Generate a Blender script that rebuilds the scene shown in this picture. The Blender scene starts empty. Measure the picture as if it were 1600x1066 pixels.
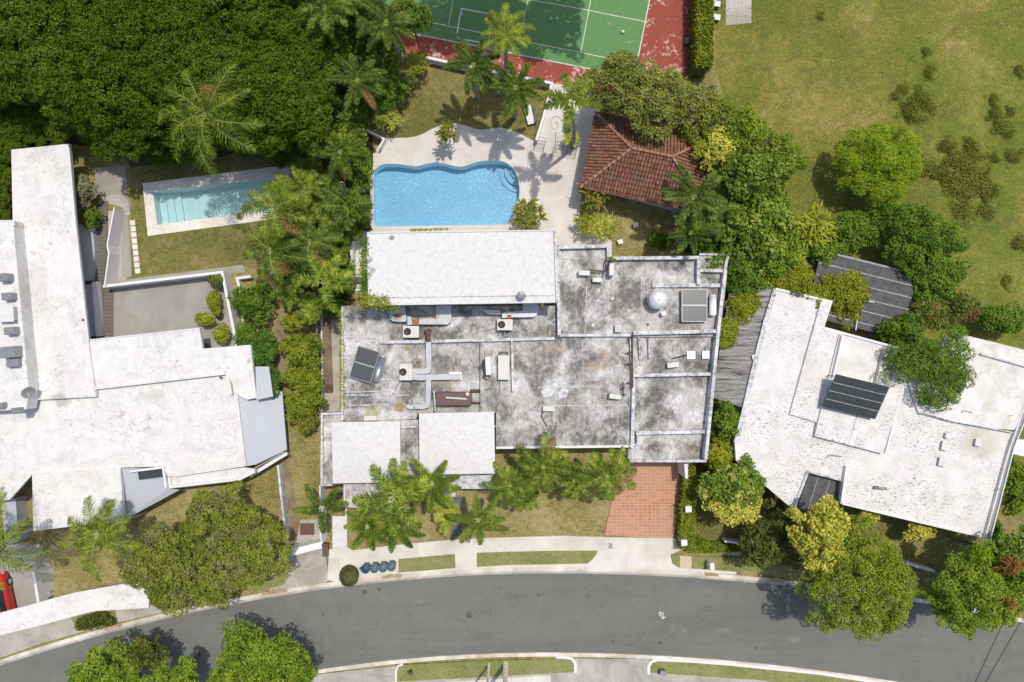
import bpy, math, random
import numpy as np
from mathutils import Vector, Matrix
from mathutils.geometry import tessellate_polygon
R = math.radians
SC = bpy.context.scene
COL = SC.collection
# ------------------------------------------------------------------ camera, sky, sun, exposure
S = 0.05; CX = 800; CY = 533; H = 53.333          # metres per photo pixel on the ground, photo centre, flight height
cam = bpy.data.cameras.new('camera'); cam.sensor_width = 36; cam.lens = 24; cam.clip_end = 2000; cam.clip_start = 0.5
camo = bpy.data.objects.new('camera', cam); COL.objects.link(camo)
camo.location = (0, 0, H); camo.rotation_euler = (0, 0, 0); SC.camera = camo
SUNV = Vector((0.20, 0.27, 1.0)).normalized()
elev = math.asin(SUNV.z)
w = bpy.data.worlds.new('World'); SC.world = w; w.use_nodes = True
wn = w.node_tree.nodes; wl = w.node_tree.links
sky = wn.new('ShaderNodeTexSky'); sky.sky_type = 'NISHITA'; sky.sun_disc = False
sky.sun_elevation = elev; sky.sun_rotation = math.atan2(SUNV.x, SUNV.y); sky.air_density = 1.0; sky.dust_density = 2.5; sky.ozone_density = 0.6
wl.new(sky.outputs[0], wn['Background'].inputs[0]); wn['Background'].inputs[1].default_value = 0.115
sl = bpy.data.lights.new('sun', 'SUN'); sl.energy = 2.6; sl.angle = R(0.53); sl.color = (1.0, 0.935, 0.845)
so = bpy.data.objects.new('sun', sl); COL.objects.link(so); so.rotation_euler = SUNV.to_track_quat('Z', 'Y').to_euler(); so.location = (20, 27, 90)
SC.view_settings.view_transform = 'Standard'; SC.view_settings.look = 'None'; SC.view_settings.gamma = 1.0; SC.view_settings.exposure = 0.19

rnd = random.Random(7)
def P(x, y, h=0.0):
    k = (H - h) / H
    return Vector(((x - CX) * S * k, -(y - CY) * S * k, h))
# ------------------------------------------------------------------ object helpers
def tag(o, label=None, cat=None, group=None, kind=None):
    if label: o['label'] = label
    if cat: o['category'] = cat
    if group: o['group'] = group
    if kind: o['kind'] = kind
    return o
def thing(name, label, cat, loc=(0, 0, 0), rz=0, group=None):
    o = bpy.data.objects.new(name, None); COL.objects.link(o); o.empty_display_size = 0.3
    o.location = loc; o.rotation_euler = (0, 0, rz)
    return tag(o, label, cat, group)
class MB:
    def __init__(s): s.v = []; s.f = []; s.m = []; s.sm = []
    def add(s, vs, fs, m=0, smooth=False):
        b = len(s.v); s.v += [tuple(v) for v in vs]
        for f in fs: s.f.append([b + i for i in f]); s.m.append(m); s.sm.append(smooth)
        return s
    def prism(s, pts, z0, z1, m=0):      # pts: world xy, any simple polygon
        pts = [Vector((p[0], p[1], 0)) for p in pts]
        a = sum(pts[i].x * pts[(i+1) % len(pts)].y - pts[(i+1) % len(pts)].x * pts[i].y for i in range(len(pts)))
        if a < 0: pts.reverse()
        n = len(pts); tris = tessellate_polygon([pts])
        vs = [(p.x, p.y, z0) for p in pts] + [(p.x, p.y, z1) for p in pts]
        fs = []
        for t in tris:
            a, b, c = t
            if (pts[b] - pts[a]).cross(pts[c] - pts[a]).z < 0: b, c = c, b
            fs.append((n + a, n + b, n + c)); fs.append((a, c, b))
        for i in range(n): j = (i + 1) % n; fs.append((i, j, n + j, n + i))
        return s.add(vs, fs, m)
    def pp(s, poly, h0, h1, m=0):        # photo-pixel outline taken at the top height
        return s.prism([P(x, y, h1) for x, y in poly], h0, h1, m)
    def box(s, c, d, rz=0, m=0, bev=0.0):
        x, y, z = d[0] / 2, d[1] / 2, d[2] / 2
        ca, sa = math.cos(rz), math.sin(rz)
        def T(p): return (c[0] + p[0] * ca - p[1] * sa, c[1] + p[0] * sa + p[1] * ca, c[2] + p[2])
        if bev <= 0:
            vs = [T(p) for p in [(-x,-y,-z),(x,-y,-z),(x,y,-z),(-x,y,-z),(-x,-y,z),(x,-y,z),(x,y,z),(-x,y,z)]]
            return s.add(vs, [(0,3,2,1),(4,5,6,7),(0,1,5,4),(1,2,6,5),(2,3,7,6),(3,0,4,7)], m)
        b = bev; ring = [(-x+b,-y),(x-b,-y),(x,-y+b),(x,y-b),(x-b,y),(-x+b,y),(-x,y-b),(-x,-y+b)]
        ring2 = [(p[0]*(x-b)/x, p[1]*(y-b)/y) for p in ring]
        vs = [T((p[0],p[1],-z)) for p in ring] + [T((p[0],p[1],z-b)) for p in ring] + [T((p[0],p[1],z)) for p in ring2]
        fs = [tuple(reversed(range(8))), tuple(range(16, 24))]
        for i in range(8):
            j = (i+1) % 8; fs += [(i,j,8+j,8+i),(8+i,8+j,16+j,16+i)]
        return s.add(vs, fs, m)
    def tube(s, pts, r, n=8, m=0, cap=True, r2=None):
        pts = [Vector(p) for p in pts]; rings = []; L = len(pts)
        for i, p in enumerate(pts):
            t = (pts[min(i+1, L-1)] - pts[max(i-1, 0)]).normalized()
            u = t.cross(Vector((0,0,1)));
            if u.length < 1e-3: u = Vector((1,0,0))
            u.normalize(); v = u.cross(t)
            rr = r if r2 is None else r + (r2 - r) * i / (L - 1)
            rings.append([p + u * (rr * math.cos(2*math.pi*k/n)) + v * (rr * math.sin(2*math.pi*k/n)) for k in range(n)])
        vs = [q for g in rings for q in g]; fs = []
        for i in range(L - 1):
            for k in range(n):
                l = (k+1) % n; fs.append((i*n+k, i*n+l, (i+1)*n+l, (i+1)*n+k))
        if cap: fs.append(tuple(range(n))); fs.append(tuple(reversed([(L-1)*n+k for k in range(n)])))
        return s.add(vs, fs, m, True)
    def lathe(s, c, prof, n=24, m=0):
        vs = []; fs = []
        for r, z in prof:
            for k in range(n): a = 2*math.pi*k/n; vs.append((c[0]+r*math.cos(a), c[1]+r*math.sin(a), c[2]+z))
        for i in range(len(prof)-1):
            for k in range(n): l = (k+1) % n; fs.append((i*n+k, i*n+l, (i+1)*n+l, (i+1)*n+k))
        fs.append(tuple((len(prof)-1)*n+k for k in range(n)))
        return s.add(vs, fs, m, True)
    def strip(s, pts, wd, z0, z1, m=0, closed=False):   # world xy centreline, mitred wall of width wd
        pts = [Vector((p[0], p[1])) for p in pts]; n = len(pts); Lf = []; Rt = []
        for i in range(n):
            if closed: a, b = pts[i-1], pts[(i+1) % n]
            else: a, b = pts[max(i-1,0)], pts[min(i+1,n-1)]
            d0 = (pts[i]-a).normalized() if (pts[i]-a).length > 1e-6 else (b-pts[i]).normalized()
            d1 = (b-pts[i]).normalized() if (b-pts[i]).length > 1e-6 else d0
            n0 = Vector((-d0.y, d0.x)); n1 = Vector((-d1.y, d1.x)); mt = (n0+n1).normalized()
            k = wd/2/max(0.4, mt.dot(n0)); Lf.append(pts[i]+mt*k); Rt.append(pts[i]-mt*k)
        vs = []
        for i in range(n): vs += [(Rt[i].x,Rt[i].y,z0),(Lf[i].x,Lf[i].y,z0),(Lf[i].x,Lf[i].y,z1),(Rt[i].x,Rt[i].y,z1)]
        fs = []
        for i in range(n if closed else n-1):
            a = 4*i; b = 4*((i+1) % n)
            fs += [(a+3,b+3,b+2,a+2),(a,a+1,b+1,b),(a,b,b+3,a+3),(a+1,a+2,b+2,b+1)]
        if not closed: fs += [(0,3,2,1),(4*n-4,4*n-3,4*n-2,4*n-1)]
        return s.add(vs, fs, m)
    def build(s, name, mats, parent=None, loc=None):
        me = bpy.data.meshes.new(name); me.from_pydata(s.v, [], s.f)
        if not isinstance(mats, (list, tuple)): mats = [mats]
        for q in mats: me.materials.append(q)
        me.polygons.foreach_set('material_index', s.m); me.polygons.foreach_set('use_smooth', s.sm); me.update()
        o = bpy.data.objects.new(name, me); COL.objects.link(o)
        if parent: o.parent = parent
        if loc is not None: o.location = loc
        return o
def offs(poly, d):
    """shrinks a world polygon by d"""
    pts = [Vector((p[0], p[1])) for p in poly]; n = len(pts)
    a = sum(pts[i].x*pts[(i+1)%n].y-pts[(i+1)%n].x*pts[i].y for i in range(n)); sg = 1 if a > 0 else -1
    out = []
    for i in range(n):
        d0 = (pts[i]-pts[i-1]).normalized(); d1 = (pts[(i+1)%n]-pts[i]).normalized()
        n0 = Vector((-d0.y,d0.x))*sg; n1 = Vector((-d1.y,d1.x))*sg; mt = n0+n1
        if mt.length < 1e-4: mt = n0
        mt.normalize(); out.append(pts[i]+mt*(d/max(0.45, mt.dot(n0))))
    return out
def sheet(name, poly, z, mat, holes=(), kind='structure', label=None, world=False):
    loops = [[(Vector((p[0],p[1],z)) if world else P(p[0],p[1],0)+Vector((0,0,z))) for p in L] for L in [poly]+list(holes)]
    tris = tessellate_polygon(loops); vs = [v for L in loops for v in L]; fs = []
    for a,b,c in tris:
        if (vs[b]-vs[a]).cross(vs[c]-vs[a]).z < 0: b,c = c,b
        fs.append((a,b,c))
    mb = MB(); mb.add(vs, fs); o = mb.build(name, mat); o['kind'] = kind
    if label: o['label'] = label
    return o
# ------------------------------------------------------------------ materials
class N:
    def __init__(s, name):
        s.mat = bpy.data.materials.new(name); s.mat.use_nodes = True
        s.t = s.mat.node_tree; s.n = s.t.nodes; s.l = s.t.links; s.b = s.n['Principled BSDF']; s.out = s.n['Material Output']
        s._pos = None
    def pos(s, sc=(1,1,1), rot=0, obj=False):
        if obj: src = s.n.new('ShaderNodeTexCoord').outputs['Object']
        else: src = s.n.new('ShaderNodeNewGeometry').outputs['Position']
        mp = s.n.new('ShaderNodeMapping'); mp.inputs['Scale'].default_value = sc; mp.inputs['Rotation'].default_value = (0,0,rot)
        s.l.new(src, mp.inputs[0]); return mp.outputs[0]
    def noise(s, scale, detail=3, vec=None, rough=0.55, dist=0.0):
        t = s.n.new('ShaderNodeTexNoise'); t.inputs['Scale'].default_value = scale; t.inputs['Detail'].default_value = detail
        t.inputs['Roughness'].default_value = rough; t.inputs['Distortion'].default_value = dist
        s.l.new(vec or s.pos(), t.inputs['Vector']); return t.outputs['Fac']
    def voro(s, scale, vec=None, out='Distance', feat='F1', rnd_=1.0):
        t = s.n.new('ShaderNodeTexVoronoi'); t.feature = feat; t.inputs['Scale'].default_value = scale; t.inputs['Randomness'].default_value = rnd_
        s.l.new(vec or s.pos(), t.inputs['Vector']); return t.outputs[out]
    def ramp(s, fac, stops, interp='LINEAR'):
        r = s.n.new('ShaderNodeValToRGB'); r.color_ramp.interpolation = interp
        e = r.color_ramp.elements
        while len(e) < len(stops): e.new(0.5)
        for i, (p, c) in enumerate(stops):
            e[i].position = p
            e[i].color = (c[0],c[1],c[2],1) if isinstance(c, (tuple,list)) else (c,c,c,1)
        s.l.new(fac, r.inputs[0]); return r.outputs[0]
    def mix(s, fac, a, b, mode='MIX'):
        m = s.n.new('ShaderNodeMix'); m.data_type = 'RGBA'; m.blend_type = mode
        for k, v in ((0, fac), (6, a), (7, b)):
            if isinstance(v, (int, float)): m.inputs[k].default_value = v if k == 0 else (v,v,v,1)
            elif isinstance(v, tuple): m.inputs[k].default_value = (*v, 1)
            else: s.l.new(v, m.inputs[k])
        return m.outputs[2]
    def math(s, op, a, b=0.0):
        m = s.n.new('ShaderNodeMath'); m.operation = op
        for k, v in ((0,a),(1,b)):
            if isinstance(v, (int,float)): m.inputs[k].default_value = v
            else: s.l.new(v, m.inputs[k])
        return m.outputs[0]
    def blob(s, px, py, rpx, h=3.4, nz=0.5, nscale=2.0, sy=1.0):
        """irregular stain mask round a world point"""
        c = P(px, py, h); g = s.pos()
        sub = s.n.new('ShaderNodeVectorMath'); sub.operation = 'SUBTRACT'; s.l.new(g, sub.inputs[0]); sub.inputs[1].default_value = (c.x, c.y, c.z)
        sc = s.n.new('ShaderNodeVectorMath'); sc.operation = 'MULTIPLY'; s.l.new(sub.outputs[0], sc.inputs[0]); sc.inputs[1].default_value = (1, 1/sy, 0)
        ln = s.n.new('ShaderNodeVectorMath'); ln.operation = 'LENGTH'; s.l.new(sc.outputs[0], ln.inputs[0])
        d = s.math('DIVIDE', ln.outputs['Value'], rpx*S)
        d = s.math('ADD', d, s.math('MULTIPLY', s.math('SUBTRACT', s.noise(nscale, 4), 0.5), nz*3))
        return s.ramp(d, [(0.55, 1.0), (1.0, 0.0)])
    def fin(s, col, rough=0.8, bump=None, bs=0.3, bd=0.02, metal=0.0, spec=None):
        if isinstance(col, tuple): s.b.inputs['Base Color'].default_value = (*col, 1)
        else: s.l.new(col, s.b.inputs['Base Color'])
        if isinstance(rough, (int,float)): s.b.inputs['Roughness'].default_value = rough
        else: s.l.new(rough, s.b.inputs['Roughness'])
        s.b.inputs['Metallic'].default_value = metal
        if spec is None and isinstance(rough,(int,float)) and rough > 0.6: spec = 0.2
        if spec is not None: s.b.inputs['Specular IOR Level'].default_value = spec
        if bump is not None:
            bn = s.n.new('ShaderNodeBump'); bn.inputs['Strength'].default_value = bs; bn.inputs['Distance'].default_value = bd
            s.l.new(bump, bn.inputs['Height']); s.l.new(bn.outputs[0], s.b.inputs['Normal'])
        return s.mat
def plain(name, c, rough=0.6, metal=0.0, var=0.15, sc=3.0):
    m = N(name); f = m.noise(sc, 5)
    col = m.ramp(f, [(0.3, tuple(x*(1-var) for x in c)), (0.7, tuple(min(1,x*(1+var)) for x in c))])
    return m.fin(col, rough, metal=metal, bump=f, bs=0.1)
M = {}
def mk():
    # white roofs: elastomeric paint, faint dirt
    m = N('white_roof_paint'); a = m.noise(0.30, 5); b = m.noise(1.1, 5, rough=0.6, dist=0.6); c = m.noise(14, 6, rough=0.75)
    col = m.ramp(b, [(0.34, (0.60,0.595,0.575)), (0.50, (0.70,0.69,0.67)), (0.62, (0.735,0.725,0.70))])
    wv = m.n.new('ShaderNodeVectorMath'); wv.operation = 'ADD'; nz = m.n.new('ShaderNodeTexNoise'); nz.inputs['Scale'].default_value = 1.3; nz.inputs['Detail'].default_value = 5; m.l.new(m.pos(), nz.inputs['Vector']); m.l.new(m.pos(), wv.inputs[0]); m.l.new(nz.outputs['Color'], wv.inputs[1])
    crk = m.ramp(m.voro(1.3, wv.outputs[0], feat='DISTANCE_TO_EDGE'), [(0.0,1.0),(0.05,0.0)])
    fl = m.math('MULTIPLY', m.math('MULTIPLY', crk, m.ramp(m.noise(2.2,6,rough=0.7), [(0.48,0.0),(0.60,1.0)])), m.ramp(a, [(0.43,0.05),(0.57,1.0)]))
    col = m.mix(fl, col, (0.30,0.285,0.26))
    sm = m.math('MULTIPLY', m.ramp(m.noise(5,8,rough=0.8,dist=0.6), [(0.50,0.0),(0.64,0.8)]), m.ramp(m.noise(0.22,3), [(0.42,0.05),(0.60,0.85)]))
    col = m.mix(sm, col, (0.42,0.40,0.36))
    col = m.mix(m.math('MULTIPLY', m.blob(97,625,14,2.8,0.4,2.0), 0.6), col, (0.36,0.32,0.25)); col = m.mix(m.math('MULTIPLY', m.blob(240,618,20,2.8,0.4,1.5,0.5), 0.35), col, (0.38,0.35,0.28)); col = m.mix(m.math('MULTIPLY', m.blob(58,450,16,3.2,0.5,1.5,3.5), 0.3), col, (0.4,0.38,0.33))
    M['wroof'] = m.fin(col, 0.75, bump=c, bs=0.1)
    m = N('clean_white_roof'); b = m.noise(3.0, 9, rough=0.7, dist=0.6); a = m.noise(30, 3)
    col = m.ramp(b, [(0.34,(0.56,0.555,0.545)),(0.5,(0.66,0.65,0.64)),(0.64,(0.70,0.69,0.675))])
    st = m.noise(1.0, 5, m.pos((0.4,5,1)), rough=0.7); col = m.mix(m.ramp(st,[(0.55,0.0),(0.75,0.25)]), col, (0.5,0.5,0.48))
    bl = m.blob(612,372,4.5,6.3,0.25,6); col = m.mix(bl, col, (0.25,0.25,0.25))
    for q in ((579,405,4),(582,423,5),(578,430,4)): col = m.mix(m.blob(*q,6.3,0.35,5), col, (0.38,0.37,0.33))
    M['wclean'] = m.fin(col, 0.7, bump=a, bs=0.1)
    m = N('flaked_white_roof'); a = m.noise(0.22, 4); c = m.noise(4.6, 7, m.pos((1,2.6,1), R(15)), rough=0.72, dist=0.4); b = m.noise(0.9, 5)
    col = m.ramp(b, [(0.36,(0.62,0.605,0.575)),(0.5,(0.69,0.675,0.65)),(0.62,(0.735,0.72,0.695))])
    fl = m.math('MULTIPLY', m.ramp(c, [(0.565,0.0),(0.595,1.0)]), m.ramp(a, [(0.42,0.05),(0.56,1.0)]))
    col = m.mix(fl, col, (0.15,0.145,0.14))
    f2 = m.math('MULTIPLY', m.ramp(m.noise(9,5,rough=0.7), [(0.585,0.0),(0.635,0.9)]), m.ramp(m.noise(0.3,3), [(0.44,0.1),(0.58,1.0)])); col = m.mix(f2, col, (0.25,0.245,0.235))
    sv = m.pos((1,1,1), R(14)); sp = m.n.new('ShaderNodeSeparateXYZ'); m.l.new(sv, sp.inputs[0]); seam = m.ramp(m.math('FRACT', m.math('MULTIPLY', sp.outputs[1], 1.0)), [(0.0,0.35),(0.035,0.0)]); col = m.mix(seam, col, (0.4,0.39,0.37))
    col = m.mix(m.blob(1530,690,34,3.2,0.25,0.8), col, m.mix(m.noise(1.5,5),(0.42,0.38,0.30),(0.70,0.67,0.6)))
    col = m.mix(m.blob(1400,560,30,3.2,0.4,0.9), col, m.ramp(m.noise(3,7),[(0.4,(0.15,0.15,0.15)),(0.62,(0.7,0.69,0.66))]))
    M['flaked'] = m.fin(col, 0.8, bump=c, bs=0.2)
    m = N('stained_white_roof'); b = m.noise(1.0, 6); col = m.ramp(b, [(0.36,(0.62,0.60,0.57)),(0.6,(0.73,0.715,0.69))])
    e = m.math('ABSOLUTE', m.math('SUBTRACT', m.noise(0.12,4,m.pos((1,1,1)),dist=0.6), 0.5)); col = m.mix(m.ramp(e,[(0.0,0.45),(0.02,0.0)]), col, (0.5,0.42,0.3))
    M['stained'] = m.fin(col, 0.75)
    # weathered grey roof
    m = N('weathered_concrete_roof'); a = m.noise(0.5, 6, rough=0.55, dist=0.5); b = m.noise(1.6, 9, rough=0.68, dist=1.0); c = m.noise(12, 6, rough=0.7)
    st = m.noise(1.6,7,m.pos((1.3,0.6,1)),rough=0.75,dist=2.5)
    mx = m.math('ADD', m.math('MULTIPLY', m.ramp(a,[(0.38,0.0),(0.62,1.0)]), 0.44), m.math('ADD', m.math('MULTIPLY', m.ramp(b,[(0.36,0.0),(0.64,1.0)]), 0.24), m.math('ADD', m.math('MULTIPLY', m.ramp(st,[(0.4,0.0),(0.6,1.0)]), 0.22), m.math('MULTIPLY', m.ramp(c,[(0.4,0.0),(0.6,1.0)]), 0.09))))
    col = m.ramp(mx, [(0.14,(0.11,0.108,0.10)),(0.32,(0.20,0.196,0.18)),(0.50,(0.37,0.363,0.345)),(0.70,(0.53,0.525,0.515)),(0.86,(0.70,0.695,0.685))])
    col = m.mix(m.ramp(m.noise(0.35,4),[(0.5,0.0),(0.68,0.4)]), col, (0.34,0.31,0.26))
    for q,cc in (((652,568,10,3.4,0.3,2.5),(0.16,0.095,0.02)),((633,545,9,3.4,0.4,2.0,0.4),(0.30,0.2,0.07)),((582,642,16,3.4,0.4,1.8,0.6),(0.42,0.36,0.16)),((623,636,10,3.4,0.45,2.2),(0.3,0.2,0.06)),((631,606,6,3.4,0.4,3),(0.13,0.09,0.04)),
                 ((868,545,20,3.4,0.4,1.2,0.4),(0.42,0.33,0.24)),((930,572,22,3.4,0.45,1.3,0.4),(0.42,0.32,0.22)),((945,555,16,3.4,0.5,1.5),(0.33,0.26,0.2)),((1060,415,14,3.6,0.35,2.5),(0.06,0.06,0.06)),((810,625,25,3.4,0.4,1.1,0.5),(0.5,0.46,0.38)),
                 ((548,497,9,3.4,0.4,2.0),(0.08,0.08,0.08)),((700,592,30,3.4,0.4,1.1,0.4),(0.36,0.29,0.2)),((612,500,8,3.4,0.3,3),(0.2,0.2,0.2))):
        col = m.mix(m.math('MULTIPLY', m.blob(*q), m.ramp(m.noise(3.5,6,rough=0.75),[(0.38,0.15),(0.56,0.85)])), col, cc)
    M['croof'] = m.fin(col, 0.85, bump=b, bs=0.25)
    m = N('weathered_white_parapet'); b = m.noise(3.5, 8, rough=0.75); c = m.noise(0.8,3)
    col = m.ramp(m.math('ADD', m.math('MULTIPLY',b,0.7), m.math('MULTIPLY',c,0.3)), [(0.40,(0.22,0.22,0.22)),(0.47,(0.46,0.46,0.47)),(0.57,(0.68,0.69,0.70))])
    M['parapet'] = m.fin(col, 0.8, bump=b, bs=0.15)
    M['white'] = plain('white_wall_paint', (0.70,0.70,0.71), 0.6, var=0.05, sc=1.0)
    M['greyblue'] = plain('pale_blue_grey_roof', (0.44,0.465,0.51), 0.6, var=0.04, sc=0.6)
    m = N('asphalt'); a = m.noise(0.10, 4, m.pos((0.5,3,1))); b = m.noise(25, 6, rough=0.7); c = m.noise(0.6,5,dist=1)
    col = m.ramp(m.math('ADD', m.math('MULTIPLY',a,0.6), m.math('MULTIPLY',c,0.4)), [(0.38,(0.152,0.158,0.146)),(0.62,(0.192,0.197,0.178))])
    col = m.mix(0.35, col, m.ramp(b,[(0.35,(0.10,0.10,0.088)),(0.7,(0.22,0.22,0.19))]))
    
    v2 = m.ramp(m.noise(0.35,5,dist=2),[(0.62,0.0),(0.72,0.5)]); col = m.mix(v2, col, (0.225,0.225,0.19))
    lane = m.math('ABSOLUTE', m.math('SUBTRACT', m.noise(0.22,6,m.pos((0.12,1.6,1)),dist=0.3), 0.5)); col = m.mix(m.ramp(lane,[(0.0,0.30),(0.03,0.0)]), col, (0.12,0.122,0.11))
    for q in ((842,930,2.2),(1031,1004,3.2),(958,1002,2.0),(938,947,1.6),(1004,989,1.4),(1181,1013,2.4),(570,925,4),(592,921,3),(650,988,2),(505,960,2.4)): col = m.mix(m.math('MULTIPLY', m.blob(*q,0.0,0.3,5), 0.7), col, (0.05,0.05,0.045))
    for q in ((655,940,5),(1240,1000,14),(600,935,8),(1130,985,16)): col = m.mix(m.math('MULTIPLY', m.blob(*q,0.0,0.45,1.5,0.4), 0.35), col, (0.27,0.265,0.23))
    cr = m.math('ABSOLUTE', m.math('SUBTRACT', m.noise(0.16,7,dist=1.2,rough=0.6), 0.5)); col = m.mix(m.ramp(cr,[(0.0,0.35),(0.006,0.0)]), col, (0.07,0.07,0.065))
    M['asphalt'] = m.fin(col, 0.85, bump=b, bs=0.25)
    def conc(name, c0, c1, c2, jx=None, rot=0, dirt=0.4):
        m = N(name); a = m.noise(0.5, 6, dist=0.8); b = m.noise(8, 7, rough=0.7)
        col = m.ramp(m.math('ADD', m.math('MULTIPLY',a,0.65), m.math('MULTIPLY',b,0.35)), [(0.36,c0),(0.5,c1),(0.62,c2)])
        if jx:
            br = m.n.new('ShaderNodeTexBrick'); br.offset = 0; br.inputs['Scale'].default_value = 1.0; br.inputs['Brick Width'].default_value = jx[0]; br.inputs['Row Height'].default_value = jx[1]
            br.inputs['Mortar Size'].default_value = jx[2]; br.inputs['Mortar Smooth'].default_value = 0.1
            m.l.new(m.pos(rot=rot), br.inputs['Vector']); col = m.mix(m.math('MULTIPLY', br.outputs['Fac'], dirt), col, tuple(x*0.45 for x in c0))
        return m.fin(col, 0.85, bump=b, bs=0.15)
    M['pave'] = conc('pale_concrete', (0.50,0.475,0.40), (0.62,0.595,0.52), (0.70,0.675,0.60), (1.5,3.1,0.02), 0, 0.18)
    M['pave_old'] = conc('old_concrete', (0.28,0.265,0.225), (0.40,0.38,0.33), (0.50,0.475,0.42), (3.0,3.0,0.03), 0.1, 0.25)
    M['kerb'] = conc('kerb_concrete', (0.42,0.37,0.28), (0.58,0.54,0.46), (0.74,0.71,0.65))
    M['deck'] = conc('pool_deck_paving', (0.54,0.505,0.455), (0.62,0.59,0.54), (0.68,0.65,0.60), (0.6,0.6,0.02), 0, 0.12)
    M['patio'] = conc('patio_paving', (0.27,0.26,0.225), (0.32,0.31,0.275), (0.36,0.35,0.31), (0.6,0.3,0.012), 0.08, 0.12)
    M['coping'] = conc('limestone_coping', (0.60,0.55,0.48), (0.72,0.68,0.61), (0.80,0.76,0.69), (0.9,0.9,0.02), 0.12, 0.25)
    M['dirt'] = conc('bare_soil', (0.12,0.09,0.055), (0.19,0.145,0.09), (0.28,0.22,0.14))
    M['deckwood'] = conc('dark_timber_deck', (0.13,0.12,0.105), (0.16,0.148,0.13), (0.19,0.175,0.155), (8.0,0.28,0.04), 0.05, 0.45)
    # grasses
    def grass(name, pal, big=0.16, mid=0.8, w=0.45):
        m = N(name); a = m.noise(big, 5, dist=0.6); b = m.noise(mid*2, 6, rough=0.65); c = m.noise(7, 5, rough=0.7); d = m.noise(30,3)
        f = m.math('ADD', m.math('MULTIPLY',a,w), m.math('ADD', m.math('MULTIPLY',m.ramp(b,[(0.1,0.22),(0.9,0.78)]),0.84-w), m.math('MULTIPLY',m.ramp(c,[(0.34,0.0),(0.66,1.0)]),0.16)))
        col = m.ramp(f, [(0.38,pal[0]),(0.46,pal[1]),(0.53,pal[2]),(0.62,pal[3])])
        col = m.mix(m.ramp(d,[(0.35,0.22),(0.6,0.0)]), col, tuple(x*0.4 for x in pal[1]))
        col = m.mix(m.ramp(m.noise(0.22,4),[(0.5,0.0),(0.66,0.6)]), col, m.mix(m.ramp(c,[(0.4,0.0),(0.6,1.0)]), tuple(x*0.7 for x in pal[0]), pal[1]))
        if name == 'meadow_grass':
            col = m.mix(m.ramp(m.noise(1.7,5,rough=0.65,dist=0.5),[(0.42,0.5),(0.52,0.0)]), col, (0.15,0.15,0.035))
            sp = m.n.new('ShaderNodeSeparateXYZ'); m.l.new(m.pos(), sp.inputs[0]); gx = m.math('ADD', m.math('MULTIPLY', sp.outputs[0], 0.03), m.math('MULTIPLY', m.noise(0.25,4,dist=0.8), 1.6))
            col = m.mix(m.math('MULTIPLY', m.ramp(m.math('MULTIPLY', gx, 0.5), [(0.84,0.0),(1.0,0.55)]), 1.0), col, m.ramp(f, [(0.38,(0.06,0.12,0.018)),(0.52,(0.15,0.20,0.028)),(0.64,(0.26,0.26,0.06))]))
            col = m.mix(m.ramp(m.noise(0.5,5,dist=1.0), [(0.56,0.0),(0.70,0.55)]), col, (0.11,0.115,0.04)); col = m.mix(m.ramp(m.noise(3.2,4,rough=0.7), [(0.57,0.0),(0.66,0.6)]), col, (0.32,0.28,0.085))
        return m.fin(col, 0.95, bump=c, bs=0.8, bd=0.08, spec=0.1)
    M['field'] = grass('meadow_grass', [(0.075,0.125,0.02),(0.165,0.19,0.032),(0.25,0.22,0.052),(0.40,0.31,0.13)], 0.13, 0.7, 0.40)
    M['lawn'] = grass('dry_lawn', [(0.13,0.14,0.03),(0.25,0.225,0.075),(0.35,0.30,0.13),(0.45,0.37,0.20)], 0.3, 1.0, 0.3)
    M['verge'] = grass('verge_grass', [(0.15,0.18,0.04),(0.23,0.25,0.085),(0.28,0.28,0.11),(0.34,0.30,0.14)], 0.3, 1.0, 0.3)
    M['lawng'] = grass('garden_lawn', [(0.07,0.10,0.022),(0.165,0.165,0.045),(0.24,0.21,0.075),(0.34,0.27,0.13)], 0.3, 1.0, 0.3)
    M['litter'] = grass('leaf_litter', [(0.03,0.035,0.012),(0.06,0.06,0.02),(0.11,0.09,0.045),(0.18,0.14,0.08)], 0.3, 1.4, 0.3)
    # sports court
    def court(name, c, worn, amt):
        m = N(name); a = m.noise(0.6, 7, rough=0.7, dist=0.5); b = m.noise(4, 6, rough=0.7)
        col = m.ramp(b, [(0.3, tuple(x*0.85 for x in c)), (0.7, tuple(x*1.15 for x in c))])
        col = m.mix(m.ramp(m.math('ADD', m.math('MULTIPLY',a,0.6), m.math('MULTIPLY',b,0.4)), [(amt,0.0),(amt+0.03,1.0)]), col, worn)
        return m.fin(col, 0.8, bump=b, bs=0.1)
    M['cgreen'] = court('green_court_paint', (0.115,0.25,0.09), (0.24,0.32,0.18), 0.60)
    M['cred'] = court('red_court_paint', (0.29,0.07,0.048), (0.52,0.36,0.29), 0.54)
    M['line'] = court('white_line_paint', (0.62,0.62,0.54), (0.25,0.3,0.2), 0.56)
    m = N('terracotta_drive_tiles'); br = m.n.new('ShaderNodeTexBrick'); br.offset = 0; br.inputs['Scale'].default_value = 1; br.inputs['Brick Width'].default_value = 0.34; br.inputs['Row Height'].default_value = 0.25
    br.inputs['Mortar Size'].default_value = 0.014; br.inputs['Color1'].default_value = (0.50,0.255,0.155,1); br.inputs['Color2'].default_value = (0.40,0.19,0.115,1); br.inputs['Mortar'].default_value = (0.56,0.38,0.27,1); br.inputs['Bias'].default_value = 0
    m.l.new(m.pos(), br.inputs['Vector']); big = m.noise(0.35,4); col = m.mix(m.ramp(big,[(0.35,0.0),(0.65,0.45)]), br.outputs['Color'], (0.52,0.32,0.22))
    M['drive'] = m.fin(col, 0.75, bump=br.outputs['Fac'], bs=-0.2)
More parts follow.
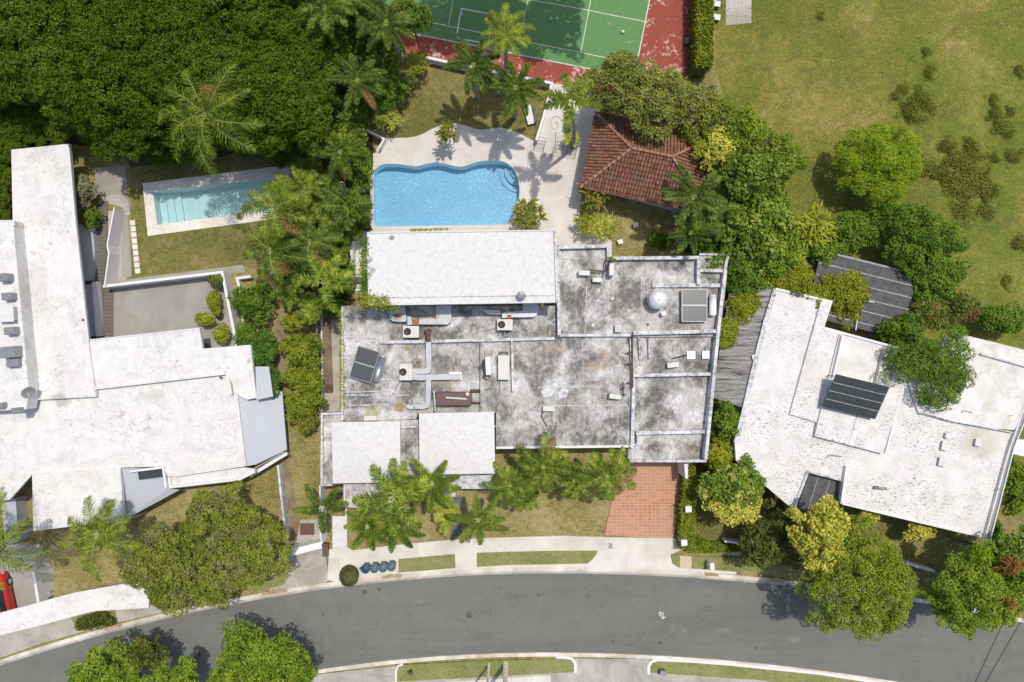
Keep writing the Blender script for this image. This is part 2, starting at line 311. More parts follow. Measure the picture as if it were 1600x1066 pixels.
    # clay tiles
    m = N('clay_roof_tile'); g = m.n.new('ShaderNodeNewGeometry').outputs['Random Per Island']; a = m.noise(0.8,5); b = m.noise(9,5)
    col = m.ramp(g, [(0.0,(0.15,0.07,0.043)),(0.35,(0.21,0.095,0.06)),(0.7,(0.29,0.135,0.085)),(1.0,(0.20,0.125,0.088))])
    col = m.mix(m.ramp(b,[(0.45,0.0),(0.7,0.5)]), col, (0.12,0.07,0.05)); col = m.mix(m.ramp(a,[(0.55,0.0),(0.72,0.6)]), col, (0.16,0.13,0.10))
    M['clay'] = m.fin(col, 0.85)
    M['clayridge'] = plain('clay_ridge', (0.34,0.19,0.13), 0.85, var=0.3)
    m = N('rusty_corrugated_sheet'); a = m.noise(1.0,7,m.pos((0.35,5,1),R(-6)),rough=0.75); b = m.noise(0.6,5)
    col = m.ramp(a,[(0.36,(0.06,0.055,0.05)),(0.46,(0.24,0.235,0.225)),(0.58,(0.42,0.415,0.40))]); col = m.mix(m.ramp(b,[(0.5,0.0),(0.7,0.5)]), col, (0.30,0.27,0.23))
    M['corr'] = m.fin(col, 0.7)
    m = N('dark_grey_roofing'); a = m.noise(2.5,6,rough=0.7); col = m.ramp(a,[(0.35,(0.065,0.066,0.07)),(0.65,(0.12,0.122,0.125))]); M['darkroof'] = m.fin(col, 0.75, bump=a, bs=0.2)
    M['seam'] = plain('pale_roof_seam', (0.30,0.31,0.32), 0.7, var=0.4, sc=6)
    m = N('galvanised_duct'); a = m.noise(1.5,4); b = m.noise(0.9,5); col = m.ramp(a,[(0.3,(0.36,0.38,0.405)),(0.7,(0.48,0.50,0.525))])
    col = m.mix(m.ramp(b,[(0.62,0.0),(0.68,0.8)]), col, (0.35,0.25,0.17)); M['duct'] = m.fin(col, 0.45, metal=0.25)
    M['rust'] = plain('rusted_metal', (0.33,0.15,0.07), 0.9, var=0.4, sc=8)
    M['brownrust'] = plain('brown_rusted_pipe', (0.11,0.075,0.055), 0.9, var=0.4, sc=8)
    M['brown'] = plain('brown_steel_casing', (0.115,0.068,0.055), 0.55, var=0.15)
    M['casing'] = plain('off_white_casing', (0.60,0.595,0.545), 0.5, var=0.08)
    M['wmetal'] = plain('white_metal', (0.80,0.80,0.80), 0.35, var=0.05)
    M['gmetal'] = plain('grey_metal', (0.30,0.31,0.32), 0.45, var=0.15, metal=0.3)
    M['dmetal'] = plain('dark_metal', (0.035,0.035,0.035), 0.5, var=0.2)
    M['steel'] = plain('brushed_steel_tank', (0.62,0.63,0.65), 0.28, var=0.06, metal=0.85)
    m = N('solar_glass'); wv = m.n.new('ShaderNodeTexWave'); wv.inputs['Scale'].default_value = 2.2; wv.bands_direction = 'Y'; m.l.new(m.pos(obj=True), wv.inputs[0])
    col = m.ramp(wv.outputs['Fac'],[(0.0,(0.045,0.052,0.055)),(1.0,(0.085,0.094,0.098))]); M['solar'] = m.fin(col, 0.3)
    M['solar_dark'] = plain('dark_collector_mat', (0.04,0.052,0.052), 0.45, var=0.2)
    M['blue'] = plain('blue_bin_plastic', (0.018,0.065,0.13), 0.45)
    M['teal'] = plain('grey_blue_bin_lid', (0.12,0.16,0.18), 0.5, var=0.1)
    M['redcar'] = plain('red_car_paint', (0.55,0.03,0.02), 0.22, var=0.02)
    m = N('dark_window_glass'); M['glass'] = m.fin((0.03,0.04,0.045), 0.08)
    M['slate'] = conc('slate_path', (0.09,0.095,0.11), (0.125,0.13,0.15), (0.17,0.175,0.19), (0.8,0.8,0.02))
    M['tiles_y'] = conc('yellow_patterned_tiles', (0.52,0.44,0.27), (0.60,0.52,0.34), (0.66,0.58,0.40), (0.2,0.2,0.02))
    # pool
    def pool_lining(name, stops, sc):
        m = N(name); v = m.voro(sc, out='Color', rnd_=0.15); sp = m.n.new('ShaderNodeSeparateColor'); m.l.new(v, sp.inputs[0])
        big = m.noise(0.5,4); f = m.math('ADD', m.math('MULTIPLY', sp.outputs[0], 0.62), m.math('MULTIPLY', m.math('ADD', m.noise(2.2,5,dist=1.0), m.math('MULTIPLY',big,0.3)), 0.34))
        return m.fin(m.ramp(f, stops), 0.5)
    m = N('blue_mosaic_painted_caustics'); f = m.math('ADD', m.math('MULTIPLY', m.noise(6.5,3,dist=1.0,rough=0.7), 0.8), m.math('MULTIPLY', m.noise(0.4,3), 0.20))  # blue tile tone plus pale speckle: sunlight caustics painted into the floor colour
    M['pool_lining'] = m.fin(m.ramp(f, [(0.36,(0.27,0.38,0.48)),(0.47,(0.34,0.46,0.565)),(0.55,(0.40,0.51,0.60)),(0.64,(0.62,0.70,0.76))]), 0.5)
    M['plaster'] = pool_lining('pale_pool_plaster', [(0.2,(0.60,0.68,0.69)),(0.8,(0.68,0.74,0.75))], 3)
    def water(name, tint, rip):
        m = N(name); tr = m.n.new('ShaderNodeBsdfTransparent'); tr.inputs[0].default_value = (*tint,1)
        gl = m.n.new('ShaderNodeBsdfGlossy'); gl.inputs['Roughness'].default_value = 0.04
        bn = m.n.new('ShaderNodeBump'); bn.inputs['Strength'].default_value = rip; bn.inputs['Distance'].default_value = 0.03; m.l.new(m.noise(3.0,3,dist=0.8), bn.inputs['Height']); m.l.new(bn.outputs[0], gl.inputs['Normal'])
        fr = m.n.new('ShaderNodeFresnel'); fr.inputs[0].default_value = 1.33; m.l.new(bn.outputs[0], fr.inputs[1])
        mx = m.n.new('ShaderNodeMixShader'); m.l.new(fr.outputs[0], mx.inputs[0]); m.l.new(tr.outputs[0], mx.inputs[1]); m.l.new(gl.outputs[0], mx.inputs[2]); m.l.new(mx.outputs[0], m.out.inputs[0])
        return m.mat
    M['water'] = water('pool_water', (0.63,0.86,0.96), 0.5)
    M['water2'] = water('still_pool_water', (0.74,0.89,0.90), 0.15)
    m = N('bark'); b = m.noise(6,6,m.pos((1,1,0.3))); M['bark'] = m.fin(m.ramp(b,[(0.3,(0.08,0.065,0.05)),(0.7,(0.24,0.21,0.17))]), 0.95, bump=b, bs=0.5)
    M['palmbark'] = plain('grey_palm_trunk', (0.33,0.30,0.25), 0.9, var=0.3, sc=5)
def leafmat(name, cols, spot=None, amt=0.0, trans=0.28, var=0.5):
    gk = 0.80 if name == 'forest_leaf' else 1.0; cols = [(c[0]*1.17*gk, c[1]*1.12*gk, c[2]*0.80) for c in cols]
    m = N(name); g = m.n.new('ShaderNodeNewGeometry').outputs['Random Per Island']; a = m.noise(0.9,3); f = m.math('ADD', m.math('MULTIPLY', g, 1-var), m.math('MULTIPLY', m.ramp(a,[(0.3,0.0),(0.7,1.0)]), var))
    col = m.ramp(f, [(0.12,cols[0]),(0.5,cols[1]),(0.88,cols[2])])
    if spot:
        n2 = m.noise(0.7,2,m.pos((1,1,1)),dist=0.3); s2 = m.math('MULTIPLY', m.ramp(n2,[(0.52,0.0),(0.62,1.0)]), m.ramp(g,[(1-amt-0.02,0.0),(1-amt,1.0)]))
        col = m.mix(s2, col, spot)
    d = m.n.new('ShaderNodeBsdfTranslucent'); m.l.new(m.mix(1.0, col, (1.0,1.0,0.45), 'MULTIPLY'), d.inputs[0])
    oi = m.n.new('ShaderNodeObjectInfo').outputs['Random']; col = m.mix(m.ramp(oi,[(0.0,0.34),(0.5,0.0)]), col, tuple(x*0.55 for x in cols[1])); col = m.mix(m.ramp(oi,[(0.5,0.0),(1.0,0.22)]), col, cols[2])
    m.l.new(col, m.b.inputs['Base Color']); m.b.inputs['Roughness'].default_value = 0.42; m.b.inputs['Specular IOR Level'].default_value = 0.10
    mx = m.n.new('ShaderNodeMixShader'); mx.inputs[0].default_value = trans
    m.l.new(m.b.outputs[0], mx.inputs[1]); m.l.new(d.outputs[0], mx.inputs[2]); m.l.new(mx.outputs[0], m.out.inputs[0]); return m.mat
mk()
LM = {
 'forest': leafmat('forest_leaf', [(0.045,0.10,0.006),(0.10,0.17,0.010),(0.17,0.25,0.025)]),
 'olive': leafmat('olive_leaf', [(0.09,0.13,0.03),(0.20,0.25,0.065),(0.36,0.40,0.15)], (0.55,0.42,0.05), 0.16),
 'glossy': leafmat('glossy_leaf', [(0.06,0.12,0.02),(0.16,0.25,0.035),(0.38,0.45,0.13)]),
 'lime': leafmat('lime_leaf', [(0.12,0.21,0.02),(0.25,0.36,0.03),(0.40,0.50,0.06)], trans=0.4),
 'mid': leafmat('mid_green_leaf', [(0.04,0.11,0.015),(0.11,0.21,0.03),(0.24,0.36,0.06)]),
 'bright': leafmat('bright_green_leaf', [(0.07,0.15,0.02),(0.18,0.28,0.035),(0.34,0.43,0.07)]),
 'yellow': leafmat('yellow_variegated_leaf', [(0.17,0.24,0.03),(0.48,0.49,0.10),(0.74,0.70,0.22)], var=0.4),
 'halfyel': leafmat('green_yellow_leaf', [(0.09,0.17,0.03),(0.16,0.26,0.045),(0.24,0.33,0.06)], (0.60,0.60,0.16), 0.8),
 'ygreen': leafmat('yellow_green_leaf', [(0.13,0.19,0.02),(0.26,0.31,0.035),(0.40,0.41,0.06)]),
 'darkol': leafmat('dark_olive_leaf', [(0.05,0.075,0.02),(0.10,0.13,0.035),(0.22,0.24,0.08)]),
 'mixed': leafmat('olive_mottled_leaf', [(0.09,0.14,0.025),(0.20,0.255,0.05),(0.33,0.38,0.10)], (0.34,0.29,0.19), 0.45),
 'fine': leafmat('fine_olive_leaf', [(0.09,0.15,0.018),(0.21,0.29,0.03),(0.36,0.44,0.07)], (0.36,0.33,0.15), 0.25),
 'silver': leafmat('silver_leaf', [(0.13,0.15,0.10),(0.24,0.26,0.2),(0.42,0.44,0.38)], (0.20,0.10,0.07), 0.4),
 'flower': leafmat('white_flowered_leaf', [(0.05,0.13,0.03),(0.08,0.18,0.035),(0.13,0.24,0.05)], (0.8,0.8,0.75), 0.06),
 'pink': leafmat('pink_flowered_leaf', [(0.09,0.14,0.03),(0.15,0.20,0.05),(0.24,0.27,0.08)], (0.42,0.05,0.12), 0.35),
 'croton': leafmat('croton_leaf', [(0.05,0.12,0.02),(0.17,0.22,0.04),(0.42,0.30,0.07)], var=0.3),
 'red': leafmat('rusty_red_leaf', [(0.14,0.07,0.02),(0.22,0.11,0.04),(0.33,0.20,0.07)]),
 'hedge': leafmat('hedge_leaf', [(0.06,0.11,0.015),(0.17,0.24,0.025),(0.33,0.38,0.06)]),
 'weed': leafmat('weed_leaf', [(0.13,0.16,0.035),(0.18,0.22,0.045),(0.25,0.27,0.07)]),
 'palm': leafmat('palm_leaflet', [(0.010,0.036,0.007),(0.065,0.122,0.018),(0.27,0.34,0.065)], trans=0.18, var=0.5),
 'palmd': leafmat('dark_palm_leaflet', [(0.012,0.038,0.010),(0.06,0.11,0.022),(0.22,0.28,0.065)], trans=0.18, var=0.5),
 'palml': leafmat('light_palm_leaflet', [(0.015,0.045,0.008),(0.105,0.165,0.020),(0.36,0.42,0.08)], trans=0.22, var=0.5),
 'palmy': leafmat('yellow_palm_leaflet', [(0.10,0.18,0.02),(0.30,0.36,0.06),(0.62,0.60,0.18)], trans=0.22, var=0.5),
}
LM['dead'] = leafmat('dead_frond', [(0.16,0.11,0.05),(0.24,0.17,0.08),(0.32,0.24,0.12)])
LM['rachis'] = plain('palm_midrib', (0.36,0.42,0.12), 0.6)
LM['rachisw'] = plain('pale_palm_midrib', (0.60,0.56,0.42), 0.6)
#@@SETTING
# ------------------------------------------------------------------ the ground
POOL1 = [(583.7,272),(586,266),(590,261.5),(596,258),(603,256.5),(620,256.5),(636,258.6),(648,260.3),(656,259.5),(666,256.5),(681,254),(694,255.7),(709,259.8),(718,261),(726,260),(742,254.4),(752,252.2),(762,251.3),(782.5,251.8),(792,255),(800,261),(806,270),(810,282),(812,296),(811,308),(806,320),(801,332),(798,344),(795,351),(590,354.5),(585.5,353),(584,348)]
POOL2 = [(239,300),(434,277),(441,327),(246,351)]
big = 260/S
GND = [(-2600,-2200),(4200,-2200),(4200,3200),(-2600,3200)]
sheet('ground', GND, 0.0, M['lawn'], holes=[POOL1, POOL2])
sheet('field', [(1117,-2000),(4000,-2000),(4000,1500),(1700,900),(1520,720),(1500,560),(1380,470),(1270,440),(1190,330),(1150,230),(1117,100)], 0.004, M['field'])
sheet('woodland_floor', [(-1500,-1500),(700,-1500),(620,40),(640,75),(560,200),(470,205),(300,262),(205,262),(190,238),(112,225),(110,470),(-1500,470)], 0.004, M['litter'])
sheet('garden_lawn', [(203,262),(300,250),(470,235),(470,440),(380,416),(345,426),(206,440)], 0.005, M['lawng'], holes=[POOL2])
sheet('garden_lawn', [(583,230),(560,160),(632,79),(727,103),(841,126),(862,131),(838,222),(826,218),(755,205),(706,194),(660,212),(600,218)], 0.0055, M['lawng'])
sheet('garden_lawn', [(1060,735),(1240,760),(1600,800),(1700,700),(1700,960),(1560,960),(1400,925),(1290,905),(1180,868),(1090,845),(1060,840)], 0.0085, M['lawng'])
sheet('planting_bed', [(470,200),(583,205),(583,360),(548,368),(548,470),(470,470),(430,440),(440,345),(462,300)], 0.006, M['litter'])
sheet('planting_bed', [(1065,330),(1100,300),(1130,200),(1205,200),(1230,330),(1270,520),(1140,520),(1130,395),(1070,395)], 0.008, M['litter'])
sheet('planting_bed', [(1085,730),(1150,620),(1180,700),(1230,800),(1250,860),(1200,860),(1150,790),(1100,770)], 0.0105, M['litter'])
sheet('bare_ground', [(432,500),(448,500),(470,640),(480,860),(450,860),(432,740)], 0.007, M['dirt'])
sheet('garden_strip', [(446,520),(500,500),(500,830),(470,830),(447,700)], 0.011, M['lawn'])
def nk(x): d = x - 865; return 892 + (1.93e-4 if d < 0 else 1.5e-4) * d * d
def sk(x): d = x - 850; return 1019 + (2.15e-4 if d < 0 else 1.5e-4) * d * d
xs = list(range(-1400, 2700, 25))
sheet('road', [(x, nk(x)) for x in xs] + [(x, sk(x)) for x in reversed(xs)], 0.008, M['asphalt'])
def band(name, f, a, b, x0, x1, z, mat, kind='structure'):
    q = [x for x in range(int(x0), int(x1), 15)] + [x1]
    return sheet(name, [(x, f(x)+a) for x in q] + [(x, f(x)+b) for x in reversed(q)], z, mat)
def kerb(name, f, a, b, x0, x1, z1, mat):
    q = [x for x in range(int(x0), int(x1), 15)] + [x1]
    mb = MB(); mb.prism([P(x, f(x)+a) for x in q] + [P(x, f(x)+b) for x in reversed(q)], -0.05, z1); o = mb.build(name, mat); o['kind'] = 'structure'; return o
kerb('kerb', nk, -6, 0, -1300, 1228, 0.12, M['kerb']); kerb('kerb', nk, -6, 0, 1228, 2600, 0.12, M['kerb'])
kerb('kerb', sk, 0, 6, -1300, 2600, 0.12, M['kerb'])
band('gutter', nk, -1, 4.0, -1300, 1228, 0.013, M['pave_old'])
M['silt'] = plain('orange_silt', (0.38,0.28,0.18), 0.95, var=0.35, sc=4)
for a_,b_,w_ in ((410,450,2.2),(596,628,2.6),(1100,1122,1.3),(165,192,2.0),(1200,1225,1.8)):
    q_ = [a_+(b_-a_)*i/8 for i in range(9)]; sheet('gutter_silt', [(x,nk(x)-6.2-w_*math.sin(math.pi*i/8)*(0.7+0.3*math.sin(i*2.3))) for i,x in enumerate(q_)]+[(x,nk(x)-1.5) for x in reversed(q_)], 0.127, M['silt'])
def raised(name, poly, z, mat):
    mb = MB(); mb.prism([P(x, y) for x, y in poly], -0.05, z); o = mb.build(name, mat); o['kind'] = 'structure'; return o
# pavement and verges on the north side
raised('pavement', [(512,905),(515,858),(540,852),(551,859.7),(620,851),(695,844),(745,840.5),(800,839),(882,836.7),(948,839),(1062,841),(1066,858),(1047,866),(1050,880),(1060,886.2),(1150,893),(1150,897),(1060,892.0),(937,887),(865,886.2),(800,887),(700,891.3),(620,897.5),(560,904.5),(525,909)], 0.110, M['pave'])
raised('pavement', [(1066,858),(1175,870),(1172,862),(1085,848),(1066,850)], 0.114, M['pave_old'])
raised('verge', [(623,873),(711,865),(712,887),(668,890.5),(623,894)], 0.125, M['verge'])
raised('verge', [(745,863),(800,861.4),(870,860),(934,859.7),(931,867),(925,874),(917,880),(870,881),(800,882),(745,885.4)], 0.125, M['verge'])
raised('verge', [(1048,867),(1062,867.5),(1062,886),(1056,884),(1050,878)], 0.125, M['verge'])
raised('verge', [(1080,868.5),(1160,872),(1240,885),(1235,901),(1170,892),(1120,888.5),(1080,887)], 0.122, M['verge'])
raised('footpath', [(1062,867.5),(1080,868.5),(1080,887),(1062,886)], 0.130, M['tiles_y'])
raised('bin_pad', [(563,873),(622,873),(622,893),(563,901)], 0.118, M['pave'])
sheet('driveway', [(977,722),(1072,720),(1062,790),(1052,842),(944,836),(954.5,786)], 0.10, M['drive'])
raised('driveway', [(440,858),(505,850),(516,905),(508,911),(420,924),(455,880)], 0.10, M['pave_old'])
raised('pavement', [(-900,1300),(0,987),(60,972),(137,950),(220,930),(260,925),(260,956),(219,964),(137,984),(68,1004),(0,1028),(-900,1500)], 0.105, M['pave_old'])
raised('verge', [(110,960),(181,952),(185,972),(137,983),(122,985)], 0.118, M['verge'])
raised('verge', [(380,912),(440,896),(455,897),(445,912),(400,926)], 0.112, M['verge'])
sheet('bare_ground', [(470,812),(501,812),(501,852),(462,852)], 0.02, M['pave_old'])
sheet('garden_path', [(520,806),(543,806),(543,852),(520,856)], 0.118, M['wclean'])
sheet('garden_path', [(704,776),(722,776),(722,838),(706,838)], 0.05, M['slate'])
# south side
raised('verge', [(625,1038),(700,1034.5),(800,1030.3),(893,1028.5),(898,1034),(898,1049),(800,1054),(700,1060),(619,1064),(619,1048)], 0.125, M['verge'])
raised('verge', [(1022,1031),(1040,1030),(1143,1037),(1280,1051),(1420,1073),(1420,1100),(1190,1062),(1015,1050),(1015,1038)], 0.125, M['verge'])
raised('pavement', [(504,1052),(619,1040),(619,1064),(700,1060),(898,1049),(898,1028),(1014,1029),(1015,1050),(1190,1062),(1420,1100),(1700,1180),(1700,1400),(300,1400),(300,1110)], 0.108, M['pave_old'])
mb = MB(); mb.strip([P(*q) for q in [(619,1066),(619.5,1047),(622,1040),(630,1036.5)]], 0.14, 0, 0.15); tag(mb.build('verge_edging', M['white']), kind='structure')
mb = MB(); mb.strip([P(*q) for q in [(868,1026),(885,1026.5),(893,1028),(898.5,1035),(899,1050)]], 0.2, 0, 0.15); tag(mb.build('verge_edging', M['white']), kind='structure')
mb = MB(); mb.strip([P(*q) for q in [(1013,1052),(1013,1040),(1017,1033),(1026,1029.5),(1080,1032),(1143,1037),(1280,1051),(1420,1073)]], 0.22, 0, 0.15); tag(mb.build('verge_edging', M['white']), kind='structure')
raised('pavement', [(640,1069),(860,1054),(862,1080),(640,1090)], 0.13, M['pave'])
# manholes and road paint
def flat_thing(name, px, py, r, z, mats, label, cat, group=None):
    t = thing(name, label, cat, P(px, py, 0) + Vector((0,0,z)), 0, group); MB().lathe((0,0,0), [(r,-0.03),(r,0.004)], 20).build('frame', mats[0], t)
    mb = MB(); mb.lathe((0,0,0), [(r*0.85,-0.01),(r*0.85,0.009)], 20)
    for k in range(5): mb.box((0,(k-2)*r*0.3,0.011),(r*1.1,0.02,0.004))
    mb.build('lid', mats[1], t)
flat_thing('manhole', 733.5, 960, 0.30, 0.009, (M['gmetal'],plain('cast_iron',(0.13,0.13,0.12),0.9,var=0.3)), 'round cast manhole cover in the asphalt roadway', 'manhole cover')
mb = MB(); q = [(1036,957),(1036,966)]; mb.strip([P(*p) for p in q], 0.05, 0.009, 0.014); mb.strip([P(*p) for p in [(1033,963),(1036,966.5),(1040,964)]], 0.05, 0.009, 0.0135)
mb.strip([P(*p) for p in [(1030,957),(1033,956.5),(1033.6,961),(1031,961.5),(1029.5,959)]], 0.05, 0.009, 0.0138, closed=True)
o = mb.build('road_marking', M['white']); o['kind'] = 'structure'
# sports court
sheet('court_border', [(600,-37),(1086,-37),(1087,112),(960,150),(870,134),(840,126),(727,102),(632,78),(600,40)], 0.006, M['cred'])
sheet('court', [(600,-28),(1022,-28),(1015,0),(998,85),(985,125),(921.6,107.7),(825,88.6),(734,70),(624,49),(560,40)], 0.011, M['cgreen'])
def line(name, pts, wd, z, mat): mb = MB(); mb.strip([P(*q) for q in pts], wd, z-0.002, z, 0); o = mb.build(name, mat); o['kind'] = 'structure'
line('court_line', [(1022,-28),(1015,0),(998,85),(985,125)], 0.09, 0.017, M['line'])
line('court_line', [(560,36),(624,49),(734,70),(825,88.6),(921.6,107.7),(985,122)], 0.08, 0.018, M['line'])
line('court_line', [(560,12),(647,30),(765,54),(810,63),(938,88.6),(990,99)], 0.06, 0.0185, M['line'])
line('court_line', [(826,0),(873,7.6),(922,17),(1012,35)], 0.06, 0.0192, M['line'])
line('court_line', [(929,-28),(923,0),(907.6,82)], 0.06, 0.020, M['line'])
line('court_line', [(714,-28),(708,0),(701,39)], 0.06, 0.0205, M['line'])
line('court_line', [(829,-28),(825,0),(812,63)], 0.05, 0.021, M['line'])
# pool terrace
DECK = [(583,240),(592,228),(600,217.5),(615,216),(635,215.5),(650,213.5),(662,209),(672,203),(684,198),(696,194.5),(706,192.8),(718,193.5),(732,198),(744,202),(755,203),(768,201),(782,199.6),(796,202),(812,209),(826,216.5),(836,221.5),(845,190),(856,150),(863,131),(882,133),(905,150),(938,172),(930,230),(909,300),(905,340),(940,366),(956,378),(956,420),(548,420),(548,366),(583,360)]
sheet('pool_terrace', DECK, 0.02, M['deck'], holes=[POOL1])
sheet('kiosk_terrace', [(1010,215),(930,174),(905,290),(1050,330),(1110,335),(1130,215)], 0.012, M['deck'])
sheet('field_slab', [(1136,-300),(1176,-300),(1174,36),(1134,40)], 0.012, M['pave_old'])
def basin(name, poly, depth, coping, mats, wl=-0.12, z0=0.02, cw=0.25):
    pts = [P(*q) for q in poly]; n = len(pts)
    if sum(pts[i].x*pts[(i+1)%n].y-pts[(i+1)%n].x*pts[i].y for i in range(n)) < 0: pts.reverse()
    mb = MB(); vs = [(p.x,p.y,-depth) for p in pts] + [(p.x,p.y,z0) for p in pts]
    tr = tessellate_polygon([[Vector((p.x,p.y,0)) for p in pts]]); fs = []
    for a,b,c in tr:
        if (pts[b]-pts[a]).cross(pts[c]-pts[a]).z < 0: b,c = c,b
        fs.append((a,b,c))
    for i in range(n): j = (i+1)%n; fs.append((i,n+i,n+j,j))
    nt = len(tr); mb.add(vs, fs); mb.m = [0]*nt + [1]*(len(fs)-nt); o = mb.build(name, [mats[0], mats[3] if len(mats) > 3 else mats[0]]); o['kind'] = 'structure'
    wv = MB(); wv.add([(p.x,p.y,wl) for p in pts], [tuple(t) for t in [((a,b,c) if (pts[b]-pts[a]).cross(pts[c]-pts[a]).z > 0 else (a,c,b)) for a,b,c in tr]])
    wo = wv.build('water', mats[1]); wo['kind'] = 'structure'
    if cw: 
        c = MB(); c.strip([(p.x,p.y) for p in offs(pts, -cw/2)], cw, z0-0.015, z0+0.03, closed=True); co = c.build('pool_coping', mats[2]); co['kind'] = 'structure'
basin('pool_basin', POOL1, 1.1, True, (M['pool_lining'], M['water'], M['deck'], plain('turquoise_pool_wall', (0.80,0.93,0.97), 0.5, var=0.05)), cw=0.28)
basin('pool_basin', POOL2, 1.3, True, (M['plaster'], M['water2'], M['coping']), cw=0)
C2 = [(223,286.6),(452,258),(460,338),(231,369)]
sheet('pool_surround', C2, 0.022, M['coping'], holes=[POOL2])
for k in range(3):   # steps of the rectangular pool
    a = 0.0+ (k+1)*0.055; A = P(239,300); B = P(434,277); C_ = P(246,351); D = P(441,327)
    mb = MB(); mb.prism([A+(B-A)*0.002, A+(B-A)*a, C_+(D-C_)*a, C_+(D-C_)*0.002], -1.29+0.001*k, -0.78-0.16*k-0.001); tag(mb.build('pool_step', M['plaster']), kind='structure')
for k, rr in enumerate((1.75, 1.3, 0.85)):   # curved steps in the corner of the free-form pool
    c = P(814, 262); mb = MB(); pts = [c + Vector((rr*math.cos(a), rr*math.sin(a), 0)) for a in [R(x) for x in range(172, 290, 8)]]
    mb.prism([c]+pts, -1.2-0.01*k, -1.0+0.22*k); tag(mb.build('pool_step', M['pool_lining']), kind='structure')
    mb = MB(); mb.strip([(p.x,p.y) for p in pts], 0.025, -1.1, -0.995+0.22*k); tag(mb.build('pool_step_edge', plain('navy_tile_edge', (0.22,0.34,0.46), 0.4)), kind='structure')
# left garden
sheet('garden_slab', [(148,263),(197,259),(200,302),(152,306)], 0.05, M['patio'])
sheet('garden_slab', [(152,306),(200,302),(204,336),(194,338),(192,325),(168,318)], 0.03, M['pave_old'])
sheet('garden_path', [(192,338),(200,334),(206,432),(190,434)], 0.015, M['patio'])
sheet('patio', [(172,446),(346,425),(372,540),(300,560),(177,560)], 0.03, M['patio'])
sheet('garden_path', [(170,440),(380,414),(382,426),(345,428),(172,448)], 0.02, M['patio'])
sheet('timber_deck', [(152,318),(170,314),(169,340),(170,430),(178,460),(178,560),(120,560),(128,440),(143,360)], 0.06, M['deckwood'])
sheet('garden_path', [(166,330),(192,330),(197,446),(172,446)], 0.012, M['pave_old'])
for k in range(9):
    a = P(207.5+k*1.0, 348.5+k*9.4); mb = MB(); mb.box((a.x,a.y,0.03),(0.40,0.40,0.06),R(5),bev=0.01)
    tag(mb.build('stepping_stone', M['coping']), ('first','second','third','fourth','fifth','sixth','seventh','eighth','ninth')[k]+' pale square stepping stone from the top of the row', 'stepping stone', 'stepping stones in the left garden')
# side yard
sheet('side_path', [(517,500),(532,500),(532,643),(505,643),(505,614),(521,612)], 0.02, M['pave_old'])
sheet('side_bed', [(504,470),(519,470),(520.5,601),(506,601)], 0.016, M['dirt'])
mb = MB(); mb.pp([(507.5,601),(519.8,601),(519.8,614),(507.5,614)], 0, 0.10); tag(mb.build('inspection_cover', M['brownrust']), 'square rust brown cover in the concrete side path', 'cover')
mb = MB(); mb.pp([(469,818),(491,818),(491,836),(469,836)], 0, 0.06); tag(mb.build('inspection_cover', M['brown']), 'brown metal plate set in the ground behind the white gate', 'cover')
mb = MB(); mb.pp([(503.5,850),(512,850),(512,870),(503.5,870)], 0, 0.5); tag(mb.build('meter_box', M['brown']), 'brown low meter cabinet beside the white sliding gate', 'meter box')
sheet('stair_landing', [(547,364),(571,364),(571,450),(547,450)], 0.05, M['deck'])

# ------------------------------------------------------------------ buildings
EPS = [0]
def ez(): EPS[0] = (EPS[0] + 1) % 9; return 0.003 * EPS[0]
class House:
    def __init__(s, name, label, c): s.root = thing(name, label, 'house', P(*c)); s.inv = s.root.location.copy()
    def put(s, mb, name, mat):
        o = mb.build(name, mat); o.parent = s.root; o.matrix_parent_inverse = Matrix.Translation(-s.inv); return o
    def slab(s, poly, h1, th, mat, wall=None, inset=0.15, hb=0.0, name='roof'):
        mb = MB(); mb.pp(poly, h1-th, h1+ez()); s.put(mb, name, mat)
        if wall:
            mb = MB(); mb.prism(offs([P(x,y,h1) for x,y in poly], inset), hb, h1-th-0.002); s.put(mb, 'wall', wall)
    def para(s, pts, h0, h1, wpx, mat, closed=False, name='parapet'):
        mb = MB(); e = ez(); k = (H-h1)/H; mb.strip([P(x,y,h1) for x,y in pts], wpx*S*k, h0-0.05, h1+e, closed=closed); return s.put(mb, name, mat)
    def window(s, a, b, z0, z1, label=None):      # a,b world xy on a wall
        a = Vector((a[0],a[1],0)); b = Vector((b[0],b[1],0)); d = b-a; c = (a+b)/2; ang = math.atan2(d.y,d.x); L = d.length
        mb = MB()
        for t in (-1,1): mb.box((c.x+math.cos(ang)*t*(L/2-0.03), c.y+math.sin(ang)*t*(L/2-0.03),(z0+z1)/2),(0.06,0.16,z1-z0),ang)
        for z in (z0+0.03,z1-0.03): mb.box((c.x,c.y,z),(L-0.12,0.15,0.06),ang)
        f = s.put(mb, 'window', M['wmetal']); mb = MB(); mb.box((c.x,c.y,(z0+z1)/2),(L-0.121,0.08,z1-z0-0.121),ang); p = mb.build('pane', M['glass']); p.parent = f; return f
